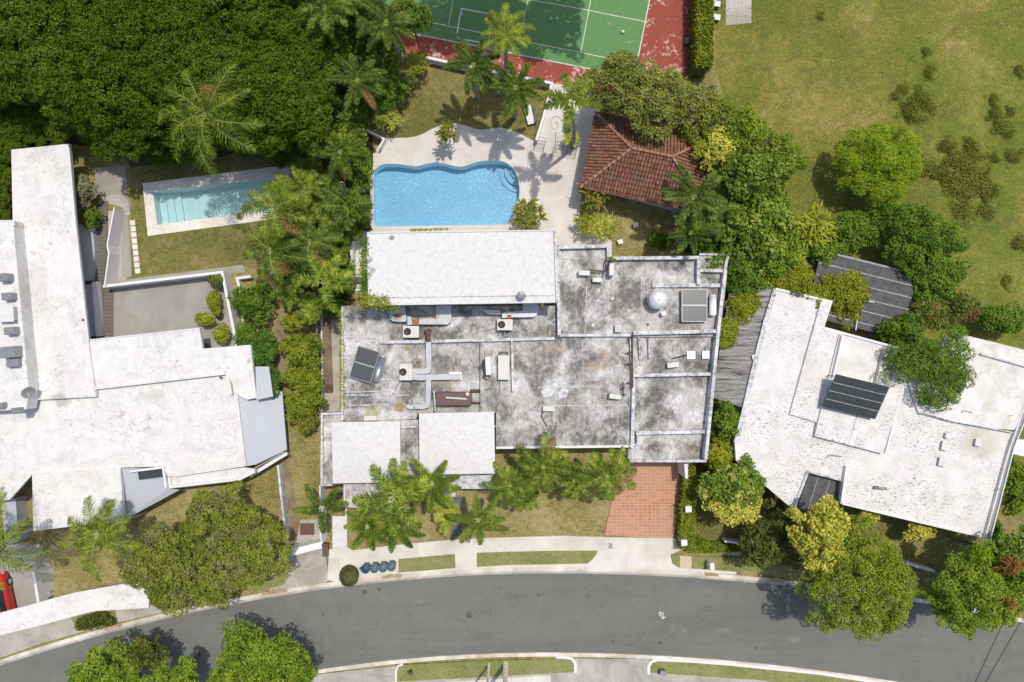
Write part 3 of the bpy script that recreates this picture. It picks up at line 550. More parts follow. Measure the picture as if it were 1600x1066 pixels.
# --- the main house
HM = House('house', 'long flat-roofed house with stained grey concrete roofs and one raised white roof beside the pool', (800,560))
g0 = 3.4
MAIN = [(533,478),(600,478),(868,478),(868,384),(953,382),(953,401),(1094,400),(1139,397),(1133,460),(1124,525),(1101.5,722),(981,723),(981,699),(773,702),(773,742),(654,742),(650,660),(626,660),(626,754),(500,760),(500,644),(533,644)]
low = [(533,478),(868,478),(868,527),(985,527),(990,600),(988,698),(775,701),(775,645),(654,645),(650,655),(533,659)]
HM.slab(low, g0, 0.35, M['croof'], M['white'], 0.35)
HM.slab([(869,384),(953,382),(954,401),(1094,400),(1094,396),(1139,396),(1133,460),(1124,526),(868.6,527.5)], g0+0.15, 0.45, M['croof'], M['white'], 0.35, name='roof')
HM.slab([(985,527.5),(1124,526.5),(1113,622),(1101.5,722),(981,722.5),(981,699),(988.6,698)], g0-0.1, 0.3, M['croof'], M['white'], 0.4)
# raised white roof
HM.slab([(573.5,363),(865,359),(868.5,473),(575,477.5)], 6.3, 0.35, M['wclean'], M['white'], 0.12, 3.0, name='raised_roof')
HM.para([(577.5,465),(866,461.5)], 6.3, 6.36, 1.2, M['parapet'], name='roof_gutter')
HM.para([(867,359.5),(870.5,474)], 6.2, 6.45, 3.2, M['parapet']); HM.para([(574,364),(866,360)], 6.25, 6.36, 1.6, M['wclean'])
# parapets
T = 3.78
HM.para([(871,386.5),(950.5,384.5),(951.5,403.5),(1091.5,402.5),(1091.5,446)], 3.5, 4.0, 5, M['parapet'])
HM.para([(871.5,387),(874,524)], 3.4, 4.0, 5, M['parapet'])
HM.para([(1093,422.5),(1133,423)], 3.5, 3.95, 5, M['parapet'])
HM.para([(1093,397.5),(1137,398)], 3.5, 3.75, 3, M['parapet'])
HM.para([(1138,398),(1132.5,423)], 3.5, 4.0, 4, M['parapet'])
HM.para([(1133.5,421),(1124.5,500),(1117,575),(1103,718)], 3.2, 4.1, 5, M['parapet'])
HM.para([(1019,446),(1128,446)], 3.5, 3.8, 6, M['parapet'])
HM.para([(990,521),(1122,517.5)], 3.3, 3.95, 5.5, M['parapet'])
HM.para([(870,524),(989,524)], 3.4, 3.7, 4, M['parapet'])
HM.para([(987,587),(1115,584.5)], 3.25, 3.75, 5, M['parapet'])
HM.para([(994,677),(1107,674.5)], 3.25, 3.8, 5.5, M['parapet'])
HM.para([(983,720.5),(1104,720.5)], 3.2, 3.7, 4, M['parapet']); HM.para([(997,675),(996.5,695),(983,697)], 3.2, 3.7, 3.5, M['parapet'])
HM.para([(986.5,528),(990,610),(988,700)], 3.35, 3.72, 5, M['parapet'])
HM.para([(594,534.5),(664,534)], 3.4, 3.7, 5, M['parapet']); HM.para([(675,533.5),(866,529)], 3.4, 3.7, 4.5, M['parapet'])
HM.para([(800,533),(801.5,612)], 3.4, 3.75, 3.5, M['parapet'])
HM.para([(775,699.8),(983,697.5)], 3.3, 3.56, 3.5, M['white'])
HM.para([(535,480),(535,657)], 3.35, 3.55, 3, M['parapet'])
for q in [[(781,537),(781,552)],[(791,537),(791,552)],[(783,594),(783,612)],[(794,594),(794,612)]]: HM.para(q, 3.4, 3.5, 1.5, M['parapet'], name='roof_kerb')
for q in [[(540,528.6),(592,528)],[(541,594.5),(618,593)],[(541,613),(609,611)],[(541,617.5),(640,617.5)],[(541,634),(608,632)]]: HM.para(q, 3.38, 3.46, 1.6, M['parapet'], name='roof_joint')
for q in [[(916.5,446),(914,524)],[(1002,412),(1001.5,519)],[(910,532),(911,605)],[(840,605.5),(940,604.5)],[(845,634),(980,634)],[(750,668),(845,662)],[(873,404.5),(948,403)]]: HM.para(q, 3.41, 3.58 if q[0][1]<530 else 3.43, 1.0, M['parapet'], name='roof_joint')
HM.para([(749.6,536),(750,644)], 3.38, 3.45, 1.3, M['dmetal'], name='roof_joint')
HM.para([(801,625),(846,645)], 3.4, 3.47, 0.8, M['parapet'], name='roof_pipe')
# pavilions
def pav(poly, h, lift, mat):
    pts = [P(x,y,h) for x,y in poly]; c = sum(pts, Vector())/4; c.z = h+lift; mb = MB()
    lo = [Vector((p.x,p.y,h-0.3)) for p in pts]; n = 4
    mb.add([*pts,*lo,c], [(i,(i+1)%4,8) for i in range(4)] + [(i,4+i,4+(i+1)%4,(i+1)%4) for i in range(4)] + [(4,5,6,7)])
    HM.put(mb, 'pavilion_roof', mat); mb = MB(); mb.prism(offs(pts, 0.6), 0, h-0.302); HM.put(mb, 'wall', M['white'])
pav([(654.6,646),(772,643.5),(773.5,740),(655.5,742)][::-1], 4.3, 0.22, M['wclean'])
pav([(518,660),(625,658.5),(626,754),(520,755.5)][::-1], 4.0, 0.30, M['wclean'])
HM.slab([(501,645.5),(533,644.5),(533,658),(655,656),(655,754),(601,754),(519,757),(502,760)], 3.3, 0.3, M['croof'], M['white'], 0.5)
HM.para([(502.5,758),(503,647),(533,646)], 3.25, 3.55, 3.2, M['parapet']); HM.para([(627,668),(651,667)], 3.25, 3.5, 3, M['parapet']); HM.para([(502.5,758.5),(519,758)], 3.25, 3.53, 2.6, M['parapet'])
HM.slab([(537,754),(600,754),(604,774),(625,775),(612,800),(537,792)], 2.8, 0.25, M['croof'], M['white'], 0.6, name='porch_roof')
HM.para([(538,757),(538,791)], 2.75, 3.0, 2, M['white'])
HM.slab([(690,741),(770,741),(768,764),(712,764),(712,776),(694,776)], 2.6, 0.25, M['parapet'], M['white'], 0.7, name='porch_roof')
for x0 in (800, 850, 900, 945): HM.window(P(x0,690,0), P(x0+26,690,0), 0.9, 2.3)
for x0 in (640, 700, 760): 
    a=P(x0,366,6.3); b=P(x0+40,365.5,6.3); HM.window((a.x,a.y-0.10),(b.x,b.y-0.10), 4.2, 5.4)
a=P(997,705,3.3); b=P(1085,705,3.3); HM.window(a,b,0.05,2.4)
# wall beside the drive
mb = MB(); mb.pp([(1069,725),(1075,725),(1075,748),(1071,748)],0,2.4); HM.put(mb, 'wall', M['white'])
mb = MB(); mb.pp([(547,367),(551,367),(551,438),(547,438)], 0, 1.1); HM.put(mb,'stair_wall', M['white'])
mb = MB(); mb.pp([(556,451),(566,451),(566,464),(563,464),(563,455),(556,455)], 0, 2.4); HM.put(mb,'stair_wall', M['white'])
for k in range(3):
    mb = MB(); mb.pp([(554,433+k*2.6),(567,433+k*2.6),(567,435.6+k*2.6),(554,435.6+k*2.6)],0,0.2+0.17*k); HM.put(mb,'step',M['slate'])
# rusty pipe channel
mb = MB(); mb.tube([P(987.8,522,3.85),P(988,545,3.85),P(988.3,580,3.85),P(988.6,606,3.85)],0.055,8); mb.tube([P(984,527,3.85),P(989,527,3.9)],0.07,8)
for yy in (551,568.5,598): mb.box(P(984.5,yy,3.8),(0.42,0.12,0.08))
tag(mb.build('drain_pipe', M['brownrust']), 'brown rusted drain pipe running down the middle parapet of the grey roof', 'pipe')
# --- the left house
HL = House('house', 'white modernist house with long white wing left of the court and timber deck', (150,560))
W1 = [(17.5,234),(107.7,224.8),(117,340),(138,531.7),(150,620),(60,625),(20,345)]
HL.slab(W1, 3.2, 0.28, M['wroof'], M['white'], 1.9)
HL.slab([(-400,350),(20,344.5),(45.5,612),(40,640),(-400,660)], 4.3, 1.1, M['wroof'], M['white'], 1.2)
HL.para([(-400,350),(20,345),(22,352)], 4.3, 4.36, 2.2, M['wroof'])
HL.slab([(138,531.7),(311.6,512.7),(316.7,545),(391.4,539),(401,622),(386,624.7),(371,617),(354,581),(60,620),(60,540)], 3.05, 0.3, M['wroof'], M['white'], 1.6)
HL.slab([(-400,640),(60,614),(355,579),(371,617),(385,728.5),(274.7,745),(262,745),(256,729),(189,731),(50,742),(15,781),(-400,830)], 2.8, 0.25, M['wroof'], M['white'], 1.5)
HL.para([(52,618),(354,583)], 2.8, 3.18, 4.5, M['wroof']); HL.para([(354.5,582),(361,617)], 2.8, 3.16, 4.5, M['wroof']); HL.para([(253,590),(258,640)], 2.8, 2.83, 1.5, M['wroof'], name='roof_joint')
HL.para([(138,531.5),(312,513)], 3.05, 3.10, 1.6, M['white']); HL.para([(107,225),(117,340),(138,531.5)], 3.2, 3.26, 1.6, M['white'])
HL.slab([(50,741.5),(188,731),(193,813),(52,830)], 2.95, 0.3, M['wroof'], M['white'], 1.2, name='roof')
HL.slab([(262,744),(381,730.5),(400,733),(374,751.5),(263,764)], 2.4, 0.2, M['wroof'], M['white'], 0.5, name='roof')
HL.para([(264,746),(265.5,761),(374,749),(398,737)], 2.4, 2.62, 4, M['white'])
HL.para([(202,737),(254.5,730.5),(259,762)], 2.75, 2.95, 3.2, M['white'])
def slope(h, name, q, mat, th=0.15):
    vs = [P(*c) for c in q]; n = len(vs); lo = [v - Vector((0,0,th)) for v in vs]
    mb = MB(); mb.add(vs+lo, [tuple(range(n))[::-1], tuple(range(n,2*n))] + [(i,(i+1)%n,n+(i+1)%n,n+i) for i in range(n)])
    bm_fix(mb); return h.put(mb, name, mat)
def bm_fix(mb): pass
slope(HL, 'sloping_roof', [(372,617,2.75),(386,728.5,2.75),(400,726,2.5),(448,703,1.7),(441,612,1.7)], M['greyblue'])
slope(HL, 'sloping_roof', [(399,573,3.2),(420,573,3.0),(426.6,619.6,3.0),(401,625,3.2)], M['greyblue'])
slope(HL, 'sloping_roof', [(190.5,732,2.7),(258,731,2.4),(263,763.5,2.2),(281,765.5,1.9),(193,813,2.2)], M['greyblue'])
mb = MB(); mb.pp([(215.5,738),(253.5,733.5),(255,745),(217,750)], 2.0, 2.62); HL.put(mb,'skylight', M['solar_dark'])
mb = MB(); mb.strip([P(386,746,2.3),P(449,708,1.6)], 0.25, 1.5, 1.75); HL.put(mb, 'gutter', M['white'])
mb = MB(); mb.strip([P(386,738,2.2),P(446,706,1.6)], 0.12, 1.8, 1.95); HL.put(mb, 'louvre_frame', M['gmetal'])
# lower wing next to the deck
mb = MB(); mb.pp([(124,350),(145,362),(148,390),(147,405),(141,438),(118,438)], 0, 0.6); HL.put(mb,'terrace', M['greyblue'])
mb = MB(); mb.pp([(143,441),(151,440),(157,525),(150,526)],0,0.55); HL.put(mb,'garden_wall', M['white'])
mb = MB(); mb.pp([(126,446),(144,444),(151,524),(133,528)],0,0.3); HL.put(mb,'terrace', M['greyblue'])
mb = MB(); mb.pp([(2,781),(24,779),(30,846),(8,852)], 0, 1.2); HL.put(mb,'ramp', M['greyblue'])
# --- the right house
HR = House('house', 'white low house with flaking roof turned askew behind the dark solar mat', (1380,680))
r0 = 3.2
HR.slab([(1211.5,450),(1300,470.5),(1286,512),(1374.8,536),(1420,548),(1436,646),(1583,676),(1572,716),(1543,842),(1313,787),(1322,753),(1262,737),(1240,797),(1150,720),(1148,690),(1163,635),(1180,565),(1197,497)], r0, 0.3, M['flaked'], M['white'], 0.4)
HR.slab([(1470,546),(1476,524.6),(1511,524.6),(1606,548),(1606,632),(1585,672),(1540,668),(1480,657),(1436,646),(1420,600)], r0+0.22, 0.3, M['stained'], M['white'], 0.5)
HR.para([(1533,553),(1604,573)], r0+0.2, r0+0.42, 2.5, M['parapet'])
HR.para([(1438,644),(1480,656.5),(1584,676)], r0, r0+0.30, 1.8, M['parapet'])
HR.para([(1607,625),(1580,700),(1574,716),(1544,842)], r0-0.1, r0+0.06, 9, M['gmetal'], name='gutter')
HR.para([(1606,620),(1576,706),(1539.5,840)], r0, r0+0.25, 2.2, M['flaked']); HR.para([(1612,632),(1585,700),(1548,843)], r0-0.1, r0+0.2, 1.6, M['white'])
HR.para([(1212,451.5),(1299,471.5),(1286,512),(1374,536),(1420,548)], r0, r0+0.12, 3.5, M['white'])
HR.para([(1212,452),(1197,500),(1180,567),(1164,637),(1150,692)], r0-0.05, r0+0.02, 7, M['parapet'])
HR.slab([(1284,467.5),(1298,471),(1288,514),(1316.5,522),(1276,660),(1234,647.5)], r0+0.2, 0.2, M['flaked'], name='roof_step')
HR.slab([(1312,522),(1320,524),(1303,592),(1367,606),(1382,545),(1420,560),(1410,612),(1380,709.5),(1273.5,682),(1278,660)], r0+0.36, 0.3, M['flaked'], name='roof_step')
HR.para([(1350,612),(1326.7,694)], r0+0.36, r0+0.4, 1.5, M['parapet'], name='roof_joint')
HR.para([(1317,524),(1302,590)], r0+0.3, r0+0.6, 2.5, M['white']); HR.para([(1412,604),(1384,708)], r0+0.1, r0+0.28, 3, M['white'])
HR.para([(1316,787),(1433,815),(1541,840.5)], r0, r0+0.07, 3, M['white']); HR.para([(1324,729),(1316,782)], r0, r0+0.35, 4, M['white']); HR.para([(1263,736),(1240,797)], r0, r0+0.12, 4, M['parapet']); HR.para([(1320,752),(1264,738)], r0, r0+0.1, 2.5, M['parapet'])
HR.slab([(1264,739),(1314,752),(1300,806),(1245,796)], 2.7, 0.15, M['darkroof'], M['white'], 0.4, name='porch_roof')
for t in (0.3,0.66): a=P(1264+50*t,739+13*t,2.7); b=P(1245+55*t,796+10*t,2.7); mb=MB(); mb.strip([a,b],0.05,2.6,2.73); HR.put(mb,'roof_seam',M['seam'])
for k in range(4):
    a = P(1340+k*45, 786+k*11, r0); HR.window((a.x,a.y+0.35),(a.x+1.3,a.y+0.06),0.9,2.3)
mb = MB(); mb.pp([(1583,686),(1640,690),(1640,722),(1581,709)], 2.6, 2.9); HR.put(mb,'porch_roof', M['white'])
# neighbour's lean-to of corrugated sheet
t = thing('corrugated_lean_to', 'weathered corrugated lean-to roof between the two flat-roofed houses', 'lean-to', P(1160,550))
c4 = [P(1142,440,2.75),P(1214,448,3.0),P(1160,637,3.0),P(1112,621,2.75)]; mb = MB(); nr = 62
for i in range(nr):
    a = c4[0].lerp(c4[3], i/nr); b = c4[1].lerp(c4[2], i/nr); a2 = c4[0].lerp(c4[3], (i+1)/nr); b2 = c4[1].lerp(c4[2], (i+1)/nr); am = a.lerp(a2,.5)+Vector((0,0,.07)); bmid = b.lerp(b2,.5)+Vector((0,0,.07))
    o_ = rnd.uniform(-0.03,0.03); mb.add([a,b,bmid,am,a2,b2],[(0,3,2,1),(3,4,5,2)])
o = mb.build('roof_sheet', M['corr']); o.parent = t; o.matrix_parent_inverse = Matrix.Translation(-t.location)
for q in [(1125,612),(1135,530),(1150,470)]: mb = MB(); mb.box(P(*q,1.3)+Vector((0,0,0.01)),(0.1,0.1,2.6)); o = mb.build('post', M['gmetal']); o.parent = t; o.matrix_parent_inverse = Matrix.Translation(-t.location)
# dark shed
t = thing('shed', 'dark grey shed roof with pale seams under the bushes beside the meadow', 'shed', P(1350,465))
def under(t, o): o.parent = t; o.matrix_parent_inverse = Matrix.Translation(-t.location); return o
q = [(1283.5,391),(1433,428),(1408,530),(1259,493)]; mb = MB(); mb.pp(q, 2.35, 2.45); under(t, mb.build('roof', M['darkroof']))
mb = MB(); mb.prism(offs([P(x,y,2.45) for x,y in q],0.3),0,2.34); under(t, mb.build('wall', M['gmetal']))
for k in range(6):
    f = 0.01+0.18*k; a = P(1283.5-24.5*f,391+102*f,2.45); b = P(1433-25*f,428+102*f,2.45); mb = MB(); mb.strip([a,b],0.09 if k else 0.14,2.4,2.49); under(t, mb.build('roof_seam', M['seam']))
for q,l in (([(1346,469),(1366,473)],'short white pipe lying on the dark shed roof'),([(1446,464),(1440,488)],'thin white pole leaning behind the dark shed'),([(1342,478),(1337,516)],'long white pole half hidden by the yellow green bush')): mb = MB(); mb.tube([P(*q[0],2.62),P(*q[1],2.58)],0.05,6); tag(mb.build('pipe', M['white']), l, 'pipe')
# --- garden kiosk with clay tiles
t = thing('garden_kiosk', 'open garden pavilion with hipped red clay tile roof beside the pool terrace', 'pavilion', P(1010,255))
E = [P(930,176,2.8),P(1128,210,2.8),P(1104,334,2.8),P(907,293,2.8)]; RA = P(987,232,4.5); RB = P(1050,245,4.5)
def tiles(quad, eave, up_pt, name):
    # quad: polygon corners (planar slope); eave edge quad[0]->quad[1]
    e = (quad[1]-quad[0]).normalized(); nrm = (quad[1]-quad[0]).cross(quad[2]-quad[0]).normalized()
    if nrm.z < 0: nrm = -nrm
    u = nrm.cross(e);
    if u.z < 0: u = -u
    p2 = [((p-quad[0]).dot(e), (p-quad[0]).dot(u)) for p in quad]
    def inside(x, y):
        c = False; n = len(p2)
        for i in range(n):
            x1,y1 = p2[i]; x2,y2 = p2[(i+1)%n]
            if (y1 > y) != (y2 > y) and x < (x2-x1)*(y-y1)/(y2-y1)+x1: c = not c
        return c
    mb = MB(); X = max(a for a,_ in p2); X0 = min(a for a,_ in p2); Y = max(b for _,b in p2); tw, tl = 0.24, 0.36
    mb.add([p - nrm*0.05 for p in quad], [tuple(range(len(quad)))])
    for i in range(int(X0/tw)-1, int(X/tw)+1):
        for j in range(0, int(Y/tl)+1):
            cx, cy = (i+0.5)*tw, (j+0.5)*tl
            if not inside(cx, cy): continue
            o = quad[0] + e*cx + u*cy + nrm*rnd.uniform(0.0,0.02); r = rnd.uniform(-0.012,0.012)
            vs = []
            for (yy, rr, lift) in ((-tl*0.56, tw*0.46, 0.05), (tl*0.56, tw*0.38, 0.0)):
                for k in range(5):
                    a = math.pi*k/4; vs.append(o + e*(r-rr*math.cos(a)) + u*yy + nrm*(rr*0.55*math.sin(a)+lift))
            mb.add(vs, [(k,k+1,k+6,k+5) for k in range(4)] + [(0,1,2,3,4)])
    under(t, mb.build(name, M['clay']))
tiles([E[3],E[2],RB,RA],0,0,'roof_slope'); tiles([E[1],E[0],RA,RB],0,0,'roof_slope'); tiles([E[0],E[3],RA],0,0,'roof_slope'); tiles([E[2],E[1],RB],0,0,'roof_slope')
for a,b in ((RA,RB),(E[0],RA),(E[3],RA),(E[1],RB),(E[2],RB)):
    mb = MB(); n = max(2,int((b-a).length/0.4)); 
    for i in range(n): p = a.lerp(b,i/n)+Vector((0,0,0.10)); q = a.lerp(b,(i+1.05)/n)+Vector((0,0,0.08)); mb.tube([p,q],0.12,8,r2=0.10)
    under(t, mb.build('ridge_tiles', M['clayridge']))
mb = MB(); mb.strip([(p.x,p.y) for p in offs(E,0.1)],0.12,2.6,2.74,closed=True); under(t, mb.build('eaves_beam', M['brown']))
for p in offs(E,0.9): mb = MB(); mb.box((p.x,p.y,1.35),(0.3,0.3,2.6),R(-12),bev=0.02); under(t, mb.build('post', M['white']))
# ------------------------------------------------------------------ free-standing walls, fences, gates
def wall(pts, h, wpx, label, mat='white', name='garden_wall', cat='wall', z0=0.0):
    mb = MB(); k=(H-h)/H; mb.strip([P(x,y,h) for x,y in pts], wpx*S*k, z0, h+ez()); return tag(mb.build(name, M[mat]), label, cat)
wall([(178.5,324),(167.5,383),(170,396),(163.5,446)], 1.45, 2.2, 'tall kinked white wall between the timber deck and the stepping stones')
wall([(144,329),(138,361)], 0.9, 1.6, 'short white wall stub beside the silver bush on the timber deck')
wall([(161,447.5),(347,425.5),(370,541)], 1.25, 4.2, 'white wall round two sides of the paved patio of the left house')
wall([(392,432),(370,435),(376,455),(384,540)], 0.7, 4.0, 'low white wall running behind the round green shrub')
wall([(422,427),(458,421)], 0.7, 4.5, 'short low white wall under the feathery palms')
wall([(555,200),(573,203),(600,217),(592,231)], 0.8, 3.0, 'low crooked white wall at the upper left corner of the pool terrace')
wall([(655,87),(727,103),(800,118),(841,125.5),(862.5,130),(850,180),(838,219)], 0.9, 4.0, 'long white wall below the red court edge turning down to the terrace')
wall([(434,727),(446,838)], 1.0, 3.2, 'narrow grey wall dividing the dirt strip at the lower left', 'parapet')
wall([(52,893),(60,942)], 1.7, 4.0, 'white carport wall with a small socket beside the red car')
wall([(1415,880),(1475,897)], 0.8, 4.0, 'white wall showing between the two big roadside trees')
wall([(1132,846),(1158,849)], 0.9, 3.0, 'short white wall top showing through the roadside hedge')
wall([(500,758),(500,830),(503,850)], 1.6, 2.0, 'thin white boundary wall below the pavilion corner')
wall([(541,792),(541,843)], 0.5, 2.0, 'low white kerb wall along the front garden path')
# carport roof slab at lower left
t = thing('carport', 'long white carport slab roof along the pavement at the lower left', 'carport', P(100,940))
mb = MB(); mb.pp([(-60,972),(0,958),(113,927),(190,913),(235,905),(232,950),(147,955),(60,978),(-60,1008)], 2.0, 2.2); under(t, mb.build('roof', M['wroof']))
for q in [(5,975),(100,950),(190,930)]: mb = MB(); mb.box(P(*q,0)+Vector((0,0,1.0)),(0.2,0.2,2.0)); under(t, mb.build('post', M['white']))
sheet('carport_floor', [(-100,850),(62,850),(85,895),(80,960),(-100,1010)], 0.02, M['patio'])
mb = MB(); mb.box(P(70,929,1.2)+Vector((0,0,-0.5)),(0.05,0.18,0.25)); tag(mb.build('wall_socket', M['white']), 'tiny white socket box on the carport wall beside the red car', 'socket')
# side-yard fence
t = thing('fence', 'slim dark railing between the shrubs and the side yard of the main house', 'fence', P(498,560)); n = 26
for z,nm in ((1.5,'top_rail'),(0.15,'bottom_rail')): mb = MB(); mb.strip([P(494,485,1.5), P(500,642,1.5)],0.05,z-0.03,z+0.03); under(t, mb.build(nm, M['gmetal']))
for i in range(n+1): a = P(494,485,1.5).lerp(P(500,642,1.5),i/n); mb = MB(); mb.box((a.x,a.y,0.75),(0.03,0.03,1.5)); under(t, mb.build('fence_bar', M['gmetal']))
wall([(502,487),(503.5,643)], 0.35, 2.0, 'low white kerb beside the dark railing in the side yard')
# sliding gate
t = thing('gate', 'white sheet metal gate across the grey concrete driveway', 'gate', P(479,855))
a,b = P(453,860,1.4),P(502,847.5,1.4); mb = MB(); mb.strip([a,b],0.10,0.1,1.4); under(t, mb.build('gate_panel', M['wmetal']))
mb = MB(); mb.strip([P(455,864,1.3),P(502,852,1.3)],0.5,1.2,1.24); under(t, mb.build('gate_canopy', M['wmetal']))
for q in (a,b): mb = MB(); mb.box((q.x,q.y,0.75),(0.14,0.14,1.5)); under(t, mb.build('post', M['wmetal']))
# hedge posts
def pillar(px,py,h,w,label):
    t = thing('gate_pillar', label, 'pillar', (P(px,py,h).x,P(px,py,h).y,0), R(3))
    MB().box((0,0,h/2-0.06),(w-0.08,w-0.08,h-0.12)).build('shaft', M['white'], t); MB().box((0,0,h-0.06),(w,w,0.12),bev=0.02).build('cap', M['white'], t)
pillar(1076,796,1.6,0.48,'white square pillar rising from the hedge beside the terracotta drive')
pillar(1069.3,848.5,1.6,0.46,'white square pillar at the street corner of the hedge')
# ------------------------------------------------------------------ rooftop equipment
def ac(px, py, wd, dp, hh, base, rz, label, fan=True, group='air conditioning units on the grey roof', cas='casing'):
    c = P(px, py, base+hh); t = thing('air_conditioner', label, 'air conditioner', (c.x, c.y, base), rz, group)
    mb = MB(); mb.box((0,0,0.06+hh/2),(wd,dp,hh-0.12),bev=0.015); mb.build('casing', M[cas], t)
    mb = MB()
    for sx in (-1,1): mb.box((sx*wd*0.4,0,0.06),(0.06,dp,0.12))
    mb.build('foot', M['gmetal'], t)
    if fan:
        fx = -wd*0.22; r = min(dp*0.36, 0.27)
        f = MB().lathe((fx,0,hh), [(r,-0.02),(r,0.02),(r*0.9,0.02),(r*0.9,0.005),(0.01,0.005)], 20).build('fan', M['dmetal'], t)
        mb = MB()
        for k in range(4):
            a = k*math.pi/2+0.4; mb.add([(fx+0.02*math.cos(a),0.02*math.sin(a),hh+0.012),(fx+r*0.85*math.cos(a-0.25),r*0.85*math.sin(a-0.25),hh+0.014),(fx+r*0.85*math.cos(a+0.25),r*0.85*math.sin(a+0.25),hh+0.022)],[(0,1,2)])
        mb.lathe((fx,0,hh),[(r*0.2,0.0),(r*0.18,0.035),(0.01,0.04)],10); mb.build('blade', M['brownrust'], f)
        MB().box((wd*0.2,0,hh+0.003),(0.012,dp*0.9,0.008)).build('seam', M['gmetal'], t)
    return t
g0 = 3.4
ac(642, 518.5, 1.14, 0.85, 0.75, g0, R(-1), 'off-white air conditioner just below the duct with the big rust stain')
ac(634, 581.5, 0.92, 1.2, 0.75, g0, R(0), 'off-white air conditioner left of the cross-shaped duct') 
ac(789, 507.5, 1.12, 0.80, 0.8, g0, R(-1), 'off-white air conditioner below the right-hand duct by the raised roof wall')
ac(913, 426.5, 0.80, 0.34, 0.62, g0+.15, R(-3), 'narrow white unit left of the black cable bundle', False, 'small white condensers')
ac(933.5, 437.5, 0.68, 0.3, 0.5, g0+.15, R(-3), 'small low white unit under the black cable bundle', False, 'small white condensers')
ac(956, 421, 0.34, 0.86, 0.9, g0+.15, R(-1), 'tall upright white unit at the parapet corner beside the cables', False, 'small white condensers')
ac(578.5, 653.5, 0.92, 0.36, 0.4, g0, R(1), 'flat white unit on the mossy roof above the left pavilion', False, 'small white condensers')
ac(857.5, 639, 0.85, 0.36, 0.45, g0, R(-2), 'long white unit lying near the lower middle of the grey roof', False, 'small white condensers')
ac(961.5, 620, 0.85, 0.34, 0.6, g0, R(-6), 'white unit with a coiled pipe beside the middle parapet', False, 'small white condensers')
ac(1052, 570.5, 0.84, 0.36, 0.45, g0-.1, R(8), 'dented white unit lying open among debris on the small right roof', False, 'small white condensers')
ac(762.5, 572, 0.36, 1.3, 0.7, g0, R(3), 'slender white rounded unit with coiled cable next to the long weathered box', False, 'small white condensers', 'wmetal')
t = ac(787, 574.5, 0.82, 1.75, 0.62, g0, 0, 'long weathered beige roof box standing between the kerbs', False, 'weathered rooftop boxes')
mb = MB(); mb.strip([(-0.3,0.95),(-0.3,1.12),(0.3,1.12),(0.3,0.95)],0.05,0.3,0.4); mb.build('bracket', M['dmetal'], t)
def ventbox(px,py,wd,dp,hh,base,rz,label,mat='wmetal',name='roof_vent',group='roof vents'):
    c = P(px,py,base+hh); t = thing(name,label,'roof vent',(c.x,c.y,base),rz,group)
    MB().box((0,0,hh*0.42),(wd*0.8,dp*0.8,hh*0.84)).build('body', M[mat], t); MB().box((0,0,hh*0.92),(wd,dp,hh*0.16),bev=0.02).build('cover', M[mat], t); return t
ventbox(966,513.5,0.5,0.55,0.4,g0+.15,0,'lone square grey vent near the lower edge of the upper right roof','gmetal')
ventbox(1080,555,0.62,0.6,0.12,g0-.1,0,'square white slab with a black pipe running from it')
ventbox(1103,554.5,0.55,0.6,0.2,g0-.1,0,'clean square white hatch nearest the right outer parapet')
ventbox(711.5,588,0.95,0.62,0.3,g0,0,'square white vent frame at the right end of the cross-shaped duct')
ventbox(1037,490,0.30,0.30,0.6,g0+.15,R(20),'little white capped vent pipe just below the round water tank')
for q,l in (((1478,697,0.55,0.70),'larger of two stacked white vents on the flaking roof'),((1482,681,0.38,0.42),'smaller of two stacked white vents on the flaking roof'),((1530,692,0.52,0.55),'white vent alone in the brown stained roof corner'),((1474,722,0.60,0.68),'lowest white vent on the flaking roof, below the stacked pair')):
    ventbox(q[0],q[1],q[2],q[3],0.28,3.2,R(-12),l,'wclean')
mb = MB(); mb.tube([P(1369,762,3.5),P(1385,764,3.5)],0.10,10); mb.tube([P(1370,762,3.2),P(1370,762,3.55)],0.13,10); tag(mb.build('roof_vent', M['gmetal']),'grey elbow pipe vent on the lower flaking roof','roof vent')
for q in ([(1503,645),(1506,641.5),(1519,645)],[(1576,650),(1583,649)],[(1292,716),(1299,710),(1316,714)]): 
    mb = MB(); mb.tube([P(x,y,3.5) for x,y in q],0.03,5); tag(mb.build('pipe', M['gmetal']), {1503:'thin bent pipe on the clean white roof beside the tree',1576:'tiny bent pipe near the corner of the clean white roof',1292:'thin bent rod on the flaking roof above the dark notch'}[q[0][0]], 'pipe')
for q in ([(1438,648),(1462,632),(1495,618)],):
    mb = MB(); mb.strip([P(x,y,3.44) for x,y in q],0.06,3.42,3.47); tag(mb.build('cable', M['gmetal']),'grey cable lying across the clean white roof by the tree trunk','cable')
# ducts
def duct(parts, z, th, label, mats=('duct',), name='air_duct'):
    t = thing(name, label, 'air duct', P(*parts[0][0][0], z), 0, 'sheet metal ducts on the grey roof')
    for i, (pts, wd) in enumerate(parts):
        k = (H-z-th)/H; mb = MB(); mb.strip([P(x,y,z+th) for x,y in pts], wd*S*k, z+0.12, z+th+0.004*i); under(t, mb.build('duct_section', M['duct']))
    mb = MB()
    for pts, wd in parts:
        for q in pts[:-1]: c = P(*q, z); mb.box((c.x,c.y,z+0.06),(0.12,0.12,0.13))
    under(t, mb.build('foot', M['gmetal'])); return t
def arc(cx,cy,r,a0,a1,n=5): return [(cx+r*math.cos(R(a0+(a1-a0)*i/n)), cy+r*math.sin(R(a0+(a1-a0)*i/n))) for i in range(n+1)]
t = thing('air_duct','grey rounded duct ending with a large oval rust stain by the raised roof','air duct',P(620,490,3.4),0,'sheet metal ducts on the grey roof')
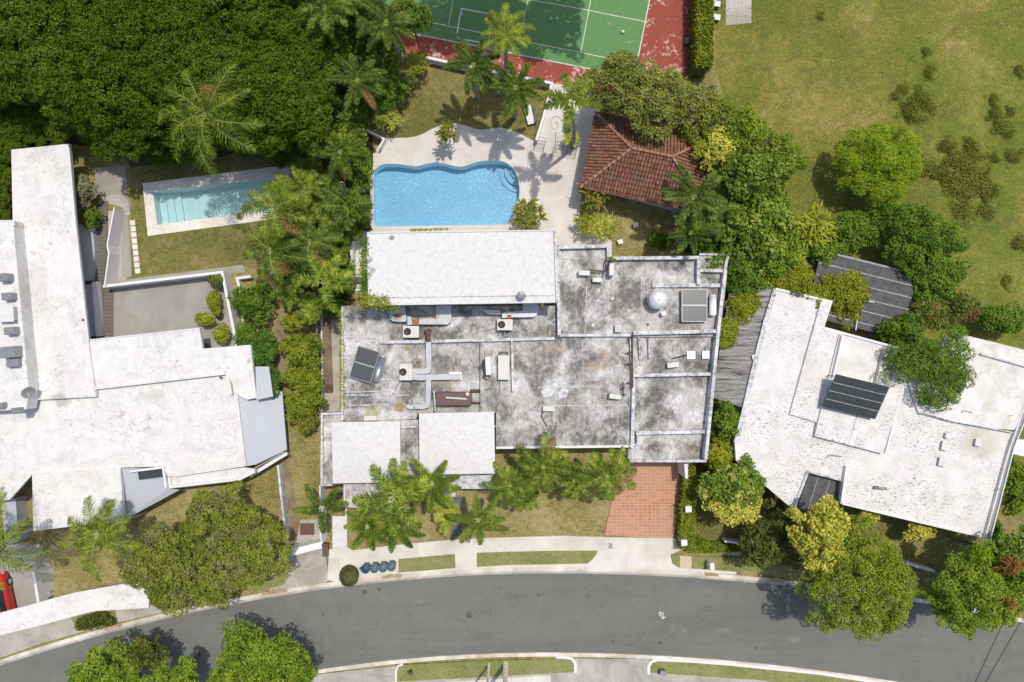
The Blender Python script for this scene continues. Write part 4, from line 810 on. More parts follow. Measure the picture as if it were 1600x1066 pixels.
mb = MB(); mb.pp([(609,477),(632,477),(635.5,500),(634,503)]+arc(617,494,8.5,90,180), 3.5, 4.0); under(t, mb.build('duct_section', M['duct']))
c = P(621.5,493.5,4.0); mb = MB(); mb.prism([(c.x+0.36*math.cos(a)*(1+0.15*math.sin(3*a)), c.y+0.17*math.sin(a)) for a in np.linspace(0,2*math.pi,18)[:-1]], 3.99, 4.012); under(t, mb.build('rust_patch', M['rust']))
mb = MB(); mb.pp([(636,494),(643,495),(644.5,507),(637,508)],3.5,3.96); under(t, mb.build('duct_section', M['duct']))
t = thing('air_duct','grey duct bending up to the raised roof, left of the brown wye pipe','air duct',P(680,500,3.4),0,'sheet metal ducts on the grey roof')
mb = MB(); mb.pp([(655,498.5),(681,498.5),(681,477),(705,477),(705,497)]+arc(697,499,8,0,90)+[(655,507)], 3.5, 4.0); under(t, mb.build('duct_section', M['duct']))
mb = MB(); mb.pp([(644.5,501),(655,498),(655,508),(645,508)],3.5,3.99); under(t, mb.build('end_cap', M['rust'])) 
t = thing('air_duct','grey duct with rusty joint bending to the raised roof at its right end','air duct',P(800,490,3.4),0,'sheet metal ducts on the grey roof')
mb = MB(); mb.pp([(755,483.5),(783,485),(783,491),(762,491)]+[(757,487)], 3.5, 4.0); under(t, mb.build('duct_section', M['duct']))
mb = MB(); mb.pp([(784.5,488),(816.5,486),(816.5,474),(841,474),(841,486)]+arc(832,487.5,8,0,90)+[(800,496),(784.5,497)], 3.5, 4.004); under(t, mb.build('duct_section', M['duct']))
mb = MB(); mb.pp([(782,482),(787,482),(787,489),(782,489)],3.9,4.02); mb.pp([(792,492),(799,492),(799,498),(792,498)],3.9,4.03); under(t, mb.build('rust_patch', M['rust']))
duct([([(669.5,532),(670,575),(668,579.5),(662,580.5),(643,580)],8.5),([(643,588.5),(656,590),(720,588.5)],9.0),([(669.5,590),(669,628),(667,633.5),(661,635.5),(648,635)],8.0)], 3.4, 0.5, 'long cross-shaped pale blue duct in the middle of the grey roof')
mb = MB(); mb.tube([P(669.5,534,3.9),P(668,522,3.9),P(665.5,516,3.9)],0.17,8); mb.tube([P(669,524,3.9),P(672,515,3.9)],0.15,8); tag(mb.build('wye_pipe', M['brownrust']),'brown forked pipe joining the top of the cross-shaped duct','pipe')
mb = MB(); mb.pp([(652,630.5),(642,630.5),(636,633),(636,637.5),(642,640),(652,638.5)],3.42,3.75); tag(mb.build('duct_stub', M['parapet']),'pale duct stub at the lower end of the cross-shaped duct','air duct')
# brown equipment box
c = P(708.5,623.5,4.3); t = thing('equipment_box','large dark brown steel equipment box with a pale bar on its lid','equipment box',(c.x,c.y,3.4))
MB().box((0,0,0.5),(2.55,0.95,0.75),bev=0.03).build('casing', M['brown'], t); MB().box((0.2,0.05,0.9),(1.5,0.10,0.04),R(-4)).build('bar', M['casing'], t)
MB().lathe((1.0,0.34,0.88),[(0.14,0),(0.14,0.06),(0.05,0.09)],12).build('knob', M['casing'], t)
for sx in (-1,1): MB().box((sx*1.0,0,0.06),(0.12,0.9,0.12)).build('foot', M['gmetal'], t)
mb = MB(); mb.strip([P(678,610,4.1),P(680,642,4.1)],0.10,3.4,4.1); tag(mb.build('screen_panel', M['parapet']),'thin pale upright panel left of the brown equipment box','panel')
for q0,q1,rr,l in ((P(735,611,3.7),P(750,611,3.6),0.12,'upper, thicker rusty pipe leaving the right side of the brown box'),(P(736,629,3.7),P(750,630,3.6),0.08,'lower, thinner rusty pipe leaving the right side of the brown box')): mb = MB(); mb.tube([q0,q1],rr,8); tag(mb.build('pipe', M['brownrust']),l,'pipe')
# solar water heaters
def solar(px,py,pw,ph,n,rz,base,label,tank=None,tl=1.6,tilt=0.0,mat='solar',split='y'):
    c = P(px,py,base+0.45); t = thing('solar_water_heater',label,'solar heater',(c.x,c.y,base),rz,'solar water heaters on the grey roof')
    for i in range(n):
        y = (i-(n-1)/2)*(ph+0.05)
        p = MB().box((0,y,0.42),(pw,ph,0.08)).build('collector_panel', M[mat], t)
        mb = MB(); mb.strip([(-pw/2,y-ph/2),(pw/2,y-ph/2),(pw/2,y+ph/2),(-pw/2,y+ph/2)],0.05,0.38,0.48,closed=True); mb.build('frame', M['gmetal'], p)
    for sx in (-1,1):
        for sy in (-1,1): MB().box((sx*pw*0.42,sy*ph*n*0.42,0.19),(0.05,0.05,0.38)).build('leg', M['gmetal'], t)
    if tank:
        mb = MB(); mb.tube([(tank,-tl/2,0.45),(tank,-tl/2+0.08,0.45)],0.18,14,r2=0.27); mb.tube([(tank,-tl/2+0.08,0.45),(tank,tl/2-0.08,0.45)],0.27,14); mb.tube([(tank,tl/2-0.08,0.45),(tank,tl/2,0.45)],0.27,14,r2=0.18)
        mb.build('storage_tank', M['steel'] if tl>1.7 else M['wmetal'], t)
        for sy in (-1,1): MB().box((tank,sy*tl*0.3,0.1),(0.4,0.06,0.2)).build('cradle', M['gmetal'], t)
    return t
solar(569.5,569.7,1.60,1.14,2,R(-16.5),g0,'pair of dark solar panels with shiny steel tank at the left of the grey roof',tank=1.12,tl=1.9)
solar(1085,477.3,1.80,1.14,2,R(0),g0+.15,'pair of grey solar panels with white tank beside the round water tank',tank=1.32,tl=1.5)
c = P(1335,620,4.3); t = thing('solar_water_heater','large tilted dark solar mat with pale seams on the white flaking roof','solar panel',(c.x,c.y,3.5),R(-13.5))
for k in range(4): 
    y = (k-1.5)*0.62; z = 1.0+(y)*0.35
    p = MB().add([(-1.95,y-.30,z-.105),(1.95,y-.30,z-.105),(1.95,y+.30,z+.105),(-1.95,y+.30,z+.105),(-1.95,y-.30,z-.155),(1.95,y-.30,z-.155),(1.95,y+.30,z+.055),(-1.95,y+.30,z+.055)],[(0,1,2,3),(7,6,5,4),(0,4,5,1),(1,5,6,2),(2,6,7,3),(3,7,4,0)]).build('collector_panel', M['solar_dark'], t)
    if k < 3: MB().box((0,y+.31,z+.11),(3.9,0.05,0.03)).build('seam', M['seam'], t)
for sx in (-1,1):
    MB().tube([(sx*1.8,1.1,-0.1),(sx*1.8,1.1,1.3)],0.04,6).build('leg', M['gmetal'], t); MB().tube([(sx*1.8,-1.1,-0.1),(sx*1.8,-1.1,0.6)],0.04,6).build('leg', M['gmetal'], t)
# round water tank
c = P(1031,467,5.0); t = thing('water_tank','round steel water tank with domed lid on the upper right grey roof','water tank',(c.x,c.y,3.55))
MB().lathe((0,0,0),[(0.70,0),(0.70,1.05),(0.66,1.12),(0.66,1.14)],32).build('shell', M['steel'], t)
d = MB().lathe((0,0,0),[(0.69,1.12),(0.66,1.2),(0.5,1.32),(0.3,1.39),(0.16,1.40)],32).build('dome', plain('pale_tank_lid',(0.72,0.72,0.72),0.35,0.3), t); MB().lathe((0,0,0),[(0.16,1.39),(0.16,1.47),(0.05,1.49)],16).build('cap', M['wmetal'], d)
# satellite dishes
def dish(px,py,base,hh,r,rz,label,tilt=35):
    c = P(px,py,base+hh); t = thing('satellite_dish',label,'satellite dish',(c.x,c.y,base),rz)
    MB().tube([(0,0,0),(0,0,hh)],0.04,8).build('mast', M['gmetal'], t)
    mb = MB(); n=20; prof=[(0.02,0),(r*.5,0.04),(r,0.14)]; mb.lathe((0,0,0),prof[::-1],n); o = mb.build('reflector', M['gmetal'], t, (0,0,hh)); o.rotation_euler=(R(tilt),0,0)
    a = MB().tube([(0,-r*0.9,0.1),(0,0,0.55)],0.02,6).build('feed_arm', M['gmetal'], t, (0,0,hh)); a.rotation_euler=(R(tilt),0,0)
dish(814,463.5,6.3,0.4,0.32,R(160),'grey satellite dish at the lower edge of the raised white roof',40)
dish(43,612,2.8,1.6,0.45,R(60),'pale satellite dish at the inner corner of the white house roof',60)
# cables on the roofs
def cable(pts,h,r,label,mat='dmetal'): mb = MB(); mb.tube([P(x,y,h+0.03*math.sin(i*1.7)) for i,(x,y) in enumerate(pts)],r,5); tag(mb.build('cable', M[mat]),label,'cable')
cable([(953,408),(951,402),(947,404),(946,415),(945,422),(940,424),(932,423.5),(922,422)],4.0,0.05,'thick black cable bundle looping to the small white units')
cable([(945,424),(942,432),(941,436)],3.9,0.03,'thin black cable hanging down to the low white unit')
cable([(953,407),(948,420),(946,424)],4.05,0.05,'black cable coming over the parapet corner')
cable([(974,618),(973,612),(975,603),(973.5,596),(972,603),(974,615),(977,618)],3.8,0.05,'black upright pipe loop by the middle parapet')
cable([(760,585),(756,582),(755.5,590),(761,593.5),(766,589.5),(764,585)],3.6,0.04,'coiled black cable below the slender rounded unit')
cable([(754.5,563),(755,572),(757,581)],3.7,0.05,'black hose left of the slender rounded unit')
cable([(1052,560),(1060,558),(1073,555)],3.45,0.05,'black pipe leading to the square white slab')
cable([(1018,524),(1030,536),(1040,546),(1045,556),(1050,561)],3.36,0.025,'thin pale wire on the small right roof','parapet')
cable([(742,520),(760,516),(776,513)],3.5,0.02,'thin pale wire left of the right-hand air conditioner','parapet')
cable([(788,519),(789,526),(796,521),(801,517)],3.6,0.025,'thin white pipe leaving the right-hand air conditioner','wmetal')
cable([(848,644),(846,650),(850,658),(854,666)],3.5,0.035,'dark drain hose below the long white unit')
cable([(621,600),(618,612),(612,616),(640,617)],3.5,0.02,'thin wire under the left air conditioner','gmetal')
for q,l in (([(998,527),(1000,562)],'left of two short white roof pipes beside the middle parapet'),([(1013,528),(1015,561)],'right of two short white roof pipes beside the middle parapet')): mb = MB(); mb.tube([P(*q[0],3.45),P(*q[1],3.45)],0.09,8); tag(mb.build('pipe', M['parapet']),l,'pipe',)
for px,py,r in ((935,454,0.15),(935,470,0.13),(928,491,0.17),(957,467,0.10),(927,508,0.13),(948,498,0.09)):
    c = P(px,py,3.6); mb = MB(); mb.prism([(c.x+r*(1+.25*math.sin(3*a+px))*math.cos(a), c.y+r*(1+.2*math.sin(5*a))*math.sin(a)) for a in np.linspace(0,6.28,14)[:-1]],3.54,3.562)
    tag(mb.build('roof_patch', M['parapet']),'irregular white sealant patch on the upper right grey roof','patch','white sealant patches')
for px,py,a,b in ((855,614,.45,.35),(879,614,.45,.4)):
    c = P(px,py,3.43); mb = MB(); mb.prism([(c.x+a*(1+.15*math.sin(3*q+px))*math.cos(q), c.y+b*(1+.15*math.sin(5*q))*math.sin(q)) for q in np.linspace(0,6.28,16)[:-1]],3.39,3.425)
    tag(mb.build('roof_patch', M['parapet']),('left' if px < 870 else 'right')+' one of two pale patches above the long white unit on the grey roof','patch','pale patches')
# equipment on the far left roof
b4 = 4.3
def cyl_ac(px,py,r,h,label):
    c = P(px,py,b4+h); t = thing('condenser',label,'air conditioner',(c.x,c.y,b4),0,'condensers on the white house roof')
    MB().box((0,0,h/2),(1.7*r,1.3*r,h),R(5),bev=0.04).build('casing', M['gmetal'], t); mb = MB()
    for k in range(4): mb.box((0,(k-1.5)*r*0.3,h+0.02),(r*1.5,0.05,0.03),R(5))
    mb.build('grille', M['gmetal'], t)
cyl_ac(2,433,0.42,0.8,'topmost slatted grey condenser on the white house roof edge')
cyl_ac(9,463,0.40,0.7,'slatted grey condenser above the white box on the left roof')
cyl_ac(13,517,0.42,0.7,'slatted condenser with a small white pump below the white box')
cyl_ac(10,550.5,0.62,0.9,'largest dark grey condenser of the left roof row')
cyl_ac(18,567,0.48,0.5,'low grey slatted condenser directly below the largest one')
ventbox(8,490,1.15,1.2,0.6,b4,R(3),'big white square box on the left roof among the condensers','wclean','roof_box')
cyl_ac(23,642,0.32,0.6,'small lone condenser below the satellite dish')
cyl_ac(-3,634,0.3,0.6,'condenser cut by the left edge below the dish')
# ------------------------------------------------------------------ street things
binm = {}
def bin_(px,py,label,lidm,first=[None]):
    c = P(px,py,1.0); t = thing('wheelie_bin',label,'rubbish bin',(c.x,c.y,0.118),R(4),'round lidded bins on the pavement pad')
    MB().lathe((0,0,0),[(0.24,0.04),(0.31,0.86),(0.33,0.90),(0.33,0.93)],28).build('body', M['blue'], t)
    l = MB().lathe((0,0,0),[(0.35,0.92),(0.35,0.97),(0.29,1.0),(0.27,0.985),(0.2,0.985),(0.17,1.02),(0.05,1.03)],28).build('lid', M[lidm], t); MB().box((-0.38,0.05,0.93),(0.14,0.16,0.06),bev=0.01).build('handle', M[lidm], l)
    MB().lathe((0,0,0),[(0.27,0.99),(0.27,0.996),(0.22,0.998)],28).build('ring', M['blue'], l)
    for sx in (-1,1): MB().tube([(-0.2,sx*0.2-0.03,0.07),(-0.2,sx*0.2+0.03,0.07)],0.07,10).build('wheel', M['dmetal'], t)
bin_(571,889,'solid blue lidded bin, the one nearest the round clipped shrub','blue'); bin_(585,888,'blue bin with pale ringed lid, second from the clipped shrub','teal'); bin_(598.5,887,'blue bin with pale lid between two others, third from the shrub','teal'); bin_(611.5,885.5,'greyest bin, the one next to the grass verge','teal')
c = P(1112.5,885,1.1); t = thing('mailbox','white box on a post in the verge by the yellow tiles','mailbox',(c.x,c.y,0.12),R(5)); MB().box((0,0,0.45),(0.08,0.08,0.9)).build('post', M['white'], t); MB().box((0,0,0.6),(0.32,0.55,1.0),bev=0.03).build('box', M['wmetal'], t)
c = P(954,853,0.1); mb = MB(); mb.box((c.x,c.y,0.12),(0.28,0.42,0.05)); tag(mb.build('drain_cover', M['gmetal']),'small dark cover in the pavement beside the terracotta drive','cover')
c = P(1036,1052,0.6); t = thing('utility_box','small green box in the lower right verge','utility box',(c.x,c.y,0.125)); MB().box((0,0,0.25),(0.4,0.32,0.5),bev=0.02).build('cabinet', plain('green_cabinet',(0.12,0.2,0.15)), t); MB().box((0,0,0.53),(0.44,0.36,0.05)).build('cover', M['gmetal'], t)
c = P(641,1051,0.5); t = thing('hydrant','little brown standpipe in the lower verge','standpipe',(c.x,c.y,0.125)); MB().lathe((0,0,0),[(0.10,0),(0.10,0.45),(0.14,0.46),(0.14,0.52),(0.04,0.6)],12).build('barrel', M['brown'], t); MB().tube([(-0.2,0,0.4),(0.2,0,0.4)],0.06,8).build('outlet', M['brownrust'], t)
# concrete poles on the lower kerb
def pole(px,py,r,h,label):
    c = P(px,py,0.1); t = thing('utility_pole',label,'utility pole',(c.x,c.y,0.1)); MB().tube([(0,0,0),(0,0,h)],r,10,r2=r*0.7).build('shaft', M['kerb'], t)
    MB().box((0,0,h-0.5),(1.8,0.1,0.12)).build('crossarm', M['gmetal'], t)
    for sx in (-0.8,0,0.8): MB().lathe((sx,0,h-0.42),[(0.05,0),(0.06,0.15),(0.02,0.2)],8).build('insulator', M['casing'], t)
pole(790,1037,0.19,9,'thicker of two concrete poles on the lower verge'); pole(764,1038,0.10,7,'thinner of two poles on the lower verge')
for k,((x0,y0),(x1,y1)) in enumerate((((1553,1004),(1524,1066)),((1576,1004),(1540,1066)))):
    a = Vector(((x0+28-CX)*S, -(y0-38-CY)*S, 7.0)); b = Vector(((x1+28-CX)*S, -(y1-38-CY)*S, 7.0)); d = b-a
    mb = MB(); mb.tube([a-d*1.0, a, b, b+d*6], 0.05, 5); tag(mb.build('overhead_wire', M['dmetal']), ('overhead wire farther from the corner, crossing above the road at the lower right','overhead wire nearer the corner, crossing above the road at the lower right')[k], 'wire')
# red car
def car(px,py,rz,label):
    c = P(px,py,1.2); t = thing('parked_car',label,'car',(c.x,c.y,0.02),rz); L,W = 4.3,1.75
    sec = [(-2.15,0.45,0.72,0.82),(-1.9,0.3,0.9,0.92),(-0.9,0.25,0.97,1.0),(0.3,0.25,1.0,1.0),(1.2,0.25,0.98,1.0),(1.95,0.3,0.85,0.94),(2.15,0.42,0.68,0.84)]
    vs=[];fs=[]
    for y,z0,z1,wf in sec:
        hw=W/2*wf; vs += [(-hw,y,z0),(-hw*1.0,y,z1-0.15),(-hw*0.9,y,z1),(hw*0.9,y,z1),(hw,y,z1-0.15),(hw,y,z0)]
    for i in range(len(sec)-1):
        for k in range(6): l=(k+1)%6; fs.append((6*i+k,6*i+l,6*i+6+l,6*i+6+k))
    fs += [tuple(range(6)),tuple(reversed(range(len(vs)-6,len(vs))))]
    MB().add(vs,fs).build('body', M['redcar'], t)
    g = MB().add([(-.76,-1.6,.95),(.76,-1.6,.95),(.76,1.05,.98),(-.76,1.05,.98),(-.6,-1.05,1.40),(.6,-1.05,1.40),(.6,0.25,1.42),(-.6,0.25,1.42)],[(0,1,5,4),(1,2,6,5),(2,3,7,6),(3,0,4,7),(0,3,2,1)]).build('windows', M['glass'], t)
    MB().box((0,-0.4,1.43),(1.2,1.3,0.05),bev=0.02).build('roof', M['redcar'], t)
    for sx in (-1,1):
        for sy in (-1.3,1.3):
            wv = MB().tube([(sx*0.74,sy,0.32),(sx*0.9,sy,0.32)],0.32,18).build('wheel', M['dmetal'], t); MB().tube([(sx*0.9,sy,0.32),(sx*0.91,sy,0.32)],0.2,12).build('rim', M['steel'], wv)
        MB().box((sx*0.62,2.08,0.62),(0.35,0.12,0.14)).build('headlight', M['casing'], t); MB().box((sx*0.95,0.75,1.0),(0.18,0.1,0.12)).build('mirror', M['redcar'], t)
car(-10,944,R(12),'red car parked under the carport cut by the left edge')
# court things
c = P(719,42,0); t = thing('soccer_goal','white tubular goal frame standing on the green court','goal',(c.x,c.y,0.01),R(-10)); 
for q in ([(0,-0.95,1.0),(0,0.95,1.0)],[(0,-0.95,0),(0,-0.95,1.0)],[(0,0.95,0),(0,0.95,1.0)],[(0,-0.95,0.02),(2.4,-0.95,0.02)],[(0,0.95,1.0),(2.45,0.95,0.9)],[(2.4,-0.95,0.02),(2.4,0.95,0.02)],[(2.45,0.95,0.9),(2.4,0.95,0.0)]): MB().tube(q,0.045,8).build('frame_tube', M['wmetal'], t)
c = P(973,50,0.1); mb = MB(); mb.lathe((0,0,0),[(0.02,0.0),(0.09,0.03),(0.13,0.12),(0.09,0.21),(0.02,0.24)],14); o = mb.build('ball', M['wmetal'], None, (c.x,c.y,0.02)); tag(o,'small white ball lying on the green court','ball')
c = P(1075,64,0.4); mb = MB(); mb.lathe((0,0,0),[(0.02,0.0),(0.2,0.07),(0.3,0.3),(0.2,0.53),(0.02,0.6)],18); o = mb.build('exercise_ball', M['teal'], None, (c.x,c.y,0.01)); tag(o,'blue grey exercise ball on the red court edge by the hedge','ball')
for py,l in ((6,'upper grey box by the hedge above the bare slab'),(27,'lower grey box by the hedge above the bare slab')): 
    c = P(1120,py,0.4); t = thing('crate',l,'box',(c.x,c.y,0.0),R(-8)); MB().box((0,0,0.2),(0.5,0.4,0.4),bev=0.02).build('body', M['teal'], t); MB().box((0,0,0.42),(0.54,0.44,0.05)).build('lid', M['gmetal'], t)
# terrace furniture: wire frames
def wire(name,px,py,rz,label,cat,loops,group=None,h=0.75,mat='dmetal'):
    c = P(px,py,h*0.6); t = thing(name,label,cat,(c.x,c.y,0.03),rz,group); return t
def lounge(px,py,rz,label,wd=0.75,dp=0.6):
    t = wire('garden_chair',px,py,rz,label,'garden chair',None,'black wire garden chairs')
    MB().strip([(-wd/2,-dp/2),(wd/2,-dp/2),(wd/2,dp/2),(-wd/2,dp/2)],0.03,0.40,0.43,closed=True).build('seat_frame', M['dmetal'], t)
    mb = MB(); [mb.box((0,-dp/2+dp*k/5,0.415),(wd,0.012,0.012)) for k in range(1,5)]; mb.build('seat', M['dmetal'], t)
    mb = MB(); mb.tube([(-wd/2,dp/2,0.42),(-wd/2,dp/2+0.15,0.85),(wd/2,dp/2+0.15,0.85),(wd/2,dp/2,0.42)],0.015,6); mb.build('backrest', M['dmetal'], t)
    for sx in (-1,1):
        for sy in (-1,1): MB().tube([(sx*wd/2,sy*dp/2,0),(sx*wd/2,sy*dp/2,0.42)],0.015,6).build('leg', M['dmetal'], t)
lounge(843.5,226,R(-12),'black wire chair at the end of the long white wall')
lounge(873,234,R(-12),'black wire chair left of the leaning palm base'); lounge(893,237,R(-14),'black wire chair touching the leaning palm base')
t = thing('spiral_ornament','curly black wire ornament lying on the pale terrace paving','ornament',(P(868,195).x,P(868,195).y,0.03))
mb = MB(); mb.tube([(0.55*math.cos(a)*(1-a/9.5)+0.0, 0.75*math.sin(a)*(1-a/9.5), 0.02+0.02*math.sin(a)) for a in np.linspace(0,8.2,46)],0.009,5); mb.build('spiral', M['dmetal'], t)
MB().tube([(0,-0.6,0.02),(0.02,-1.2,0.02),(0.0,-2.2,0.02)],0.013,5).build('stem', M['dmetal'], t)
for px,py,l in ((993,352,'white garden stool in the shade below the clay tile roof'),(969,378,'pale square stepping block on the grass by the white parapet')):
    c = P(px,py,0.3); t = thing('garden_stool',l,'stool',(c.x,c.y,0),R(20)); MB().box((0,0,0.36),(0.38,0.34,0.06),bev=0.01).build('seat', M['white'], t)
    for sx in (-1,1):
        for sy in (-1,1): MB().box((sx*0.14,sy*0.12,0.17),(0.04,0.04,0.33)).build('leg', M['white'], t)
# pool pump and pipes among the palms
c = P(530,293,0.9); t = thing('pool_filter','grey pool filter tank with curved pipe among the palms','pool filter',(c.x,c.y,0)); MB().lathe((0,0,0),[(0.25,0),(0.32,0.1),(0.32,0.7),(0.2,0.9),(0.08,0.95)],20).build('tank', M['gmetal'], t); MB().tube([(-0.4,-0.9,0.3),(-0.55,-0.3,0.9),(-0.3,0.35,1.0),(0.3,0.4,0.9),(0.45,-0.1,0.5)],0.08,8).build('pipe', M['wmetal'], t)
c = P(557,291,0.8); t = thing('pump_cabinet','open grey cabinet beside the pool filter','cabinet',(c.x,c.y,0)); MB().strip([(-.45,-.3),(.45,-.3),(.45,.3),(-.45,.3)],0.14,0,0.7,closed=True).build('body', M['parapet'], t); MB().box((0.1,0,0.3),(0.45,0.3,0.4)).build('pump', M['gmetal'], t)
c = P(827,178,0.5); t = thing('garden_lounger','pale curved lounger in the shade beside the terrace wall','lounger',(c.x,c.y,0),R(15)); MB().box((0,0,0.3),(0.6,1.5,0.08),bev=0.03).build('seat', M['casing'], t); MB().box((0.42,-0.1,0.4),(0.22,1.3,0.1),R(-8),bev=0.03).build('cushion', M['dmetal'], t)
for sx in (-1,1):
    for sy in (-1,1): MB().box((sx*0.25,sy*0.6,0.13),(0.05,0.05,0.26)).build('leg', M['casing'], t)
for px,py,l in ((343,494,'black pot in the patio corner by the plants'),(322,542,'grey pot at the foot of the white patio wall')):
    c = P(px,py,0.4); t = thing('plant_pot',l,'plant pot',(c.x,c.y,0.03)); MB().lathe((0,0,0),[(0.16,0),(0.24,0.4),(0.26,0.42),(0.26,0.45)],16).build('pot', M['dmetal'], t); MB().lathe((0,0,0),[(0.22,0.38),(0.05,0.40)],12).build('soil', M['dirt'], t)
#@@PLANTS
# ------------------------------------------------------------------ plants
NR = np.random.RandomState(11)
def qmesh(name, V, mats, midx=None, quads=None):
    """V: (n,4,3) separate quads"""
    n = len(V); me = bpy.data.meshes.new(name); me.vertices.add(n*4); me.vertices.foreach_set('co', V.reshape(-1).astype(np.float32))
    me.loops.add(n*4); me.loops.foreach_set('vertex_index', np.arange(n*4, dtype=np.int32)); me.polygons.add(n)
    me.polygons.foreach_set('loop_start', np.arange(0, n*4, 4, dtype=np.int32))
    try: me.polygons.foreach_set('loop_total', np.full(n, 4, dtype=np.int32))
    except Exception: pass
    for q in mats: me.materials.append(q)
    if midx is not None: me.polygons.foreach_set('material_index', np.asarray(midx, dtype=np.int32))
    me.update(calc_edges=True); return me
def unit(a): return a / np.maximum(1e-9, np.linalg.norm(a, axis=-1, keepdims=True))
def leafquads(c, nrm, l, wd):
    n = len(c); r = unit(NR.normal(size=(n,3))); t = unit(np.cross(nrm, r)); s = np.cross(nrm, t)
    l = (l*NR.uniform(0.7,1.3,n))[:,None]; w_ = (wd*NR.uniform(0.7,1.3,n))[:,None]
    dz = nrm*l*0.08
    return np.stack([c-t*l/2-dz, c+s*w_/2+dz, c+t*l/2-dz, c-s*w_/2+dz], axis=1)
def crown_quads(rx, ry, rz, leaf=0.26, aspect=0.5, clump=0.3, dens=1.0, lobes=0.18, spread=1.0, up=0.5, maxn=9000, holes=0.0):
    Rm = (rx+ry)/2; rc = max(0.32, clump*Rm); nc = int(max(7, 4.4*(rx*ry)/(rc*rc)))
    ph = NR.uniform(0,6.28,3)
    cs = []
    for i in range(nc):
        a = NR.uniform(0,6.28); rad = math.sqrt(NR.uniform(0,1)); k = 1+lobes*math.sin(3*a+ph[0])+lobes*0.7*math.sin(5*a+ph[1])+lobes*0.5*math.sin(8*a+ph[2])
        rr = rad*max(0.2,(1-rc/Rm*0.8))*k; z = math.sqrt(max(0,1-min(1,rad*0.95)**2))*NR.uniform(0.55,1.0)
        if i % 5 == 4: z *= 0.2
        q = rc*NR.uniform(0.65,1.2); cs.append((rr*rx*math.cos(a), rr*ry*math.sin(a), (z-0.45)*rz, q))
    cs += [(0,0,0.25*rz,rc*1.3),(0.3*rx,0.2*ry,0.2*rz,rc*1.2),(-0.3*rx,0.1*ry,0.15*rz,rc*1.2),(0.05*rx,-0.35*ry,0.1*rz,rc*1.2)]
    cs = np.array(cs); nc = len(cs); area = 3.1*np.sum(cs[:,3]**2); nl = int(min(maxn, dens*1.5*area/(leaf*leaf*aspect*0.5)))
    p = cs[:,3]**2/np.sum(cs[:,3]**2); idx = NR.choice(nc, nl, p=p); C = cs[idx]
    d = unit(NR.normal(size=(nl,3))); d[:,2] = np.where(d[:,2] < -0.15, -d[:,2]*0.7, d[:,2]); d = unit(d)
    rad = NR.uniform(0.5,1.0,nl)**0.5*spread; rad *= 1+0.25*(NR.uniform(size=nl) > 0.93)
    pos = C[:,:3] + d*(C[:,3]*rad)[:,None]*np.array([1,1,0.8])
    nr = unit(d*0.8 + np.array([0,0,up]) + NR.normal(size=(nl,3))*0.45)
    return leafquads(pos, nr, leaf, leaf*aspect)
def trunk_mesh(h, r, spread, mat, nb=5, lean=(0,0), name='trunk'):
    mb = MB(); top = Vector((lean[0]*0.6, lean[1]*0.6, h*0.62)); mb.tube([(0,0,-0.1),(lean[0]*.2,lean[1]*.2,h*.3),top], r, 8, r2=r*0.7)
    for k in range(nb):
        a = 6.283*k/nb + rnd.uniform(-.3,.3); s = spread*rnd.uniform(.5,.8); m1 = top+Vector((s*.4*math.cos(a), s*.4*math.sin(a), h*0.16)); e = top+Vector((s*math.cos(a), s*math.sin(a), h*rnd.uniform(.2,.32)))
        mb.tube([top-Vector((0,0,0.1)), m1, e], r*0.5, 6, r2=r*0.12)
    return mb
def tree(px, py, rx, ry, h, thick, kind, label, name='broadleaf_tree', cat='tree', leaf=0.26, group=None, base=0.0, rot=0, **kw):
    hc = h - thick*0.4; k = (H-hc)/H*S; c = P(px, py, hc); t = thing(name, label, cat, (c.x, c.y, base), R(rot), group)
    q = crown_quads(rx*k, ry*k, thick/1.4, leaf=leaf, **kw); me = qmesh('crown', q, [LM[kind]])
    o = bpy.data.objects.new('crown' if name.endswith('tree') else 'foliage', me); COL.objects.link(o); o.parent = t; o.location = (0,0,hc-base)
    tr = trunk_mesh(hc-base, max(0.04, 0.022*(rx+ry)*0.5*k*3), min(rx,ry)*k, M['bark'], 5 if rx > 25 else 4).build('trunk' if name.endswith('tree') else 'stem', M['bark'], t)
    return t
# woodland in the upper left: one crown mesh per kind of tree, copied
FL = 'dark green broadleaf tree whose crown merges into the dense woodland canopy at the upper left'
protos = []
for i in range(5):
    Rw = 3.2+0.25*i; t = thing('broadleaf_tree', FL, 'tree', (0,0,0), 0, 'trees of the dense woodland canopy')
    me = qmesh('crown', crown_quads(Rw, Rw*0.95, 3.0, leaf=0.22, clump=0.15, maxn=26000, dens=1.25, lobes=0.16), [LM['forest']]); o = bpy.data.objects.new('crown', me); COL.objects.link(o); o.parent = t; o.location = (0,0,6.3)
    trunk_mesh(6.3, 0.2, 2.2, M['bark']).build('trunk', M['bark'], t); protos.append(t)
def copy_tree(o, parent=None):
    c = o.copy(); COL.objects.link(c)
    if parent: c.parent = parent
    for ch in list(o.children): copy_tree(ch, c)
    return c
FS = []
for j, yy in enumerate(range(-60, 260, 62)):
    for i, xx in enumerate(range(-70, 500, 68)):
        x = xx + (34 if j % 2 else 0) + rnd.uniform(-12,12); y = yy + rnd.uniform(-10,10)
        lim = 185 + 20*math.sin(x*0.03)
        if x < 5: lim = 120
        elif x < 130: lim = 122
        elif x < 200: lim = 180
        elif x < 300: lim = 186
        elif x < 440: lim = 160
        else: lim = 130
        if y > lim: continue
        FS.append((x,y))
FS += [(255,218),(300,214),(345,205),(395,205),(440,165),(455,220),(185,172)]
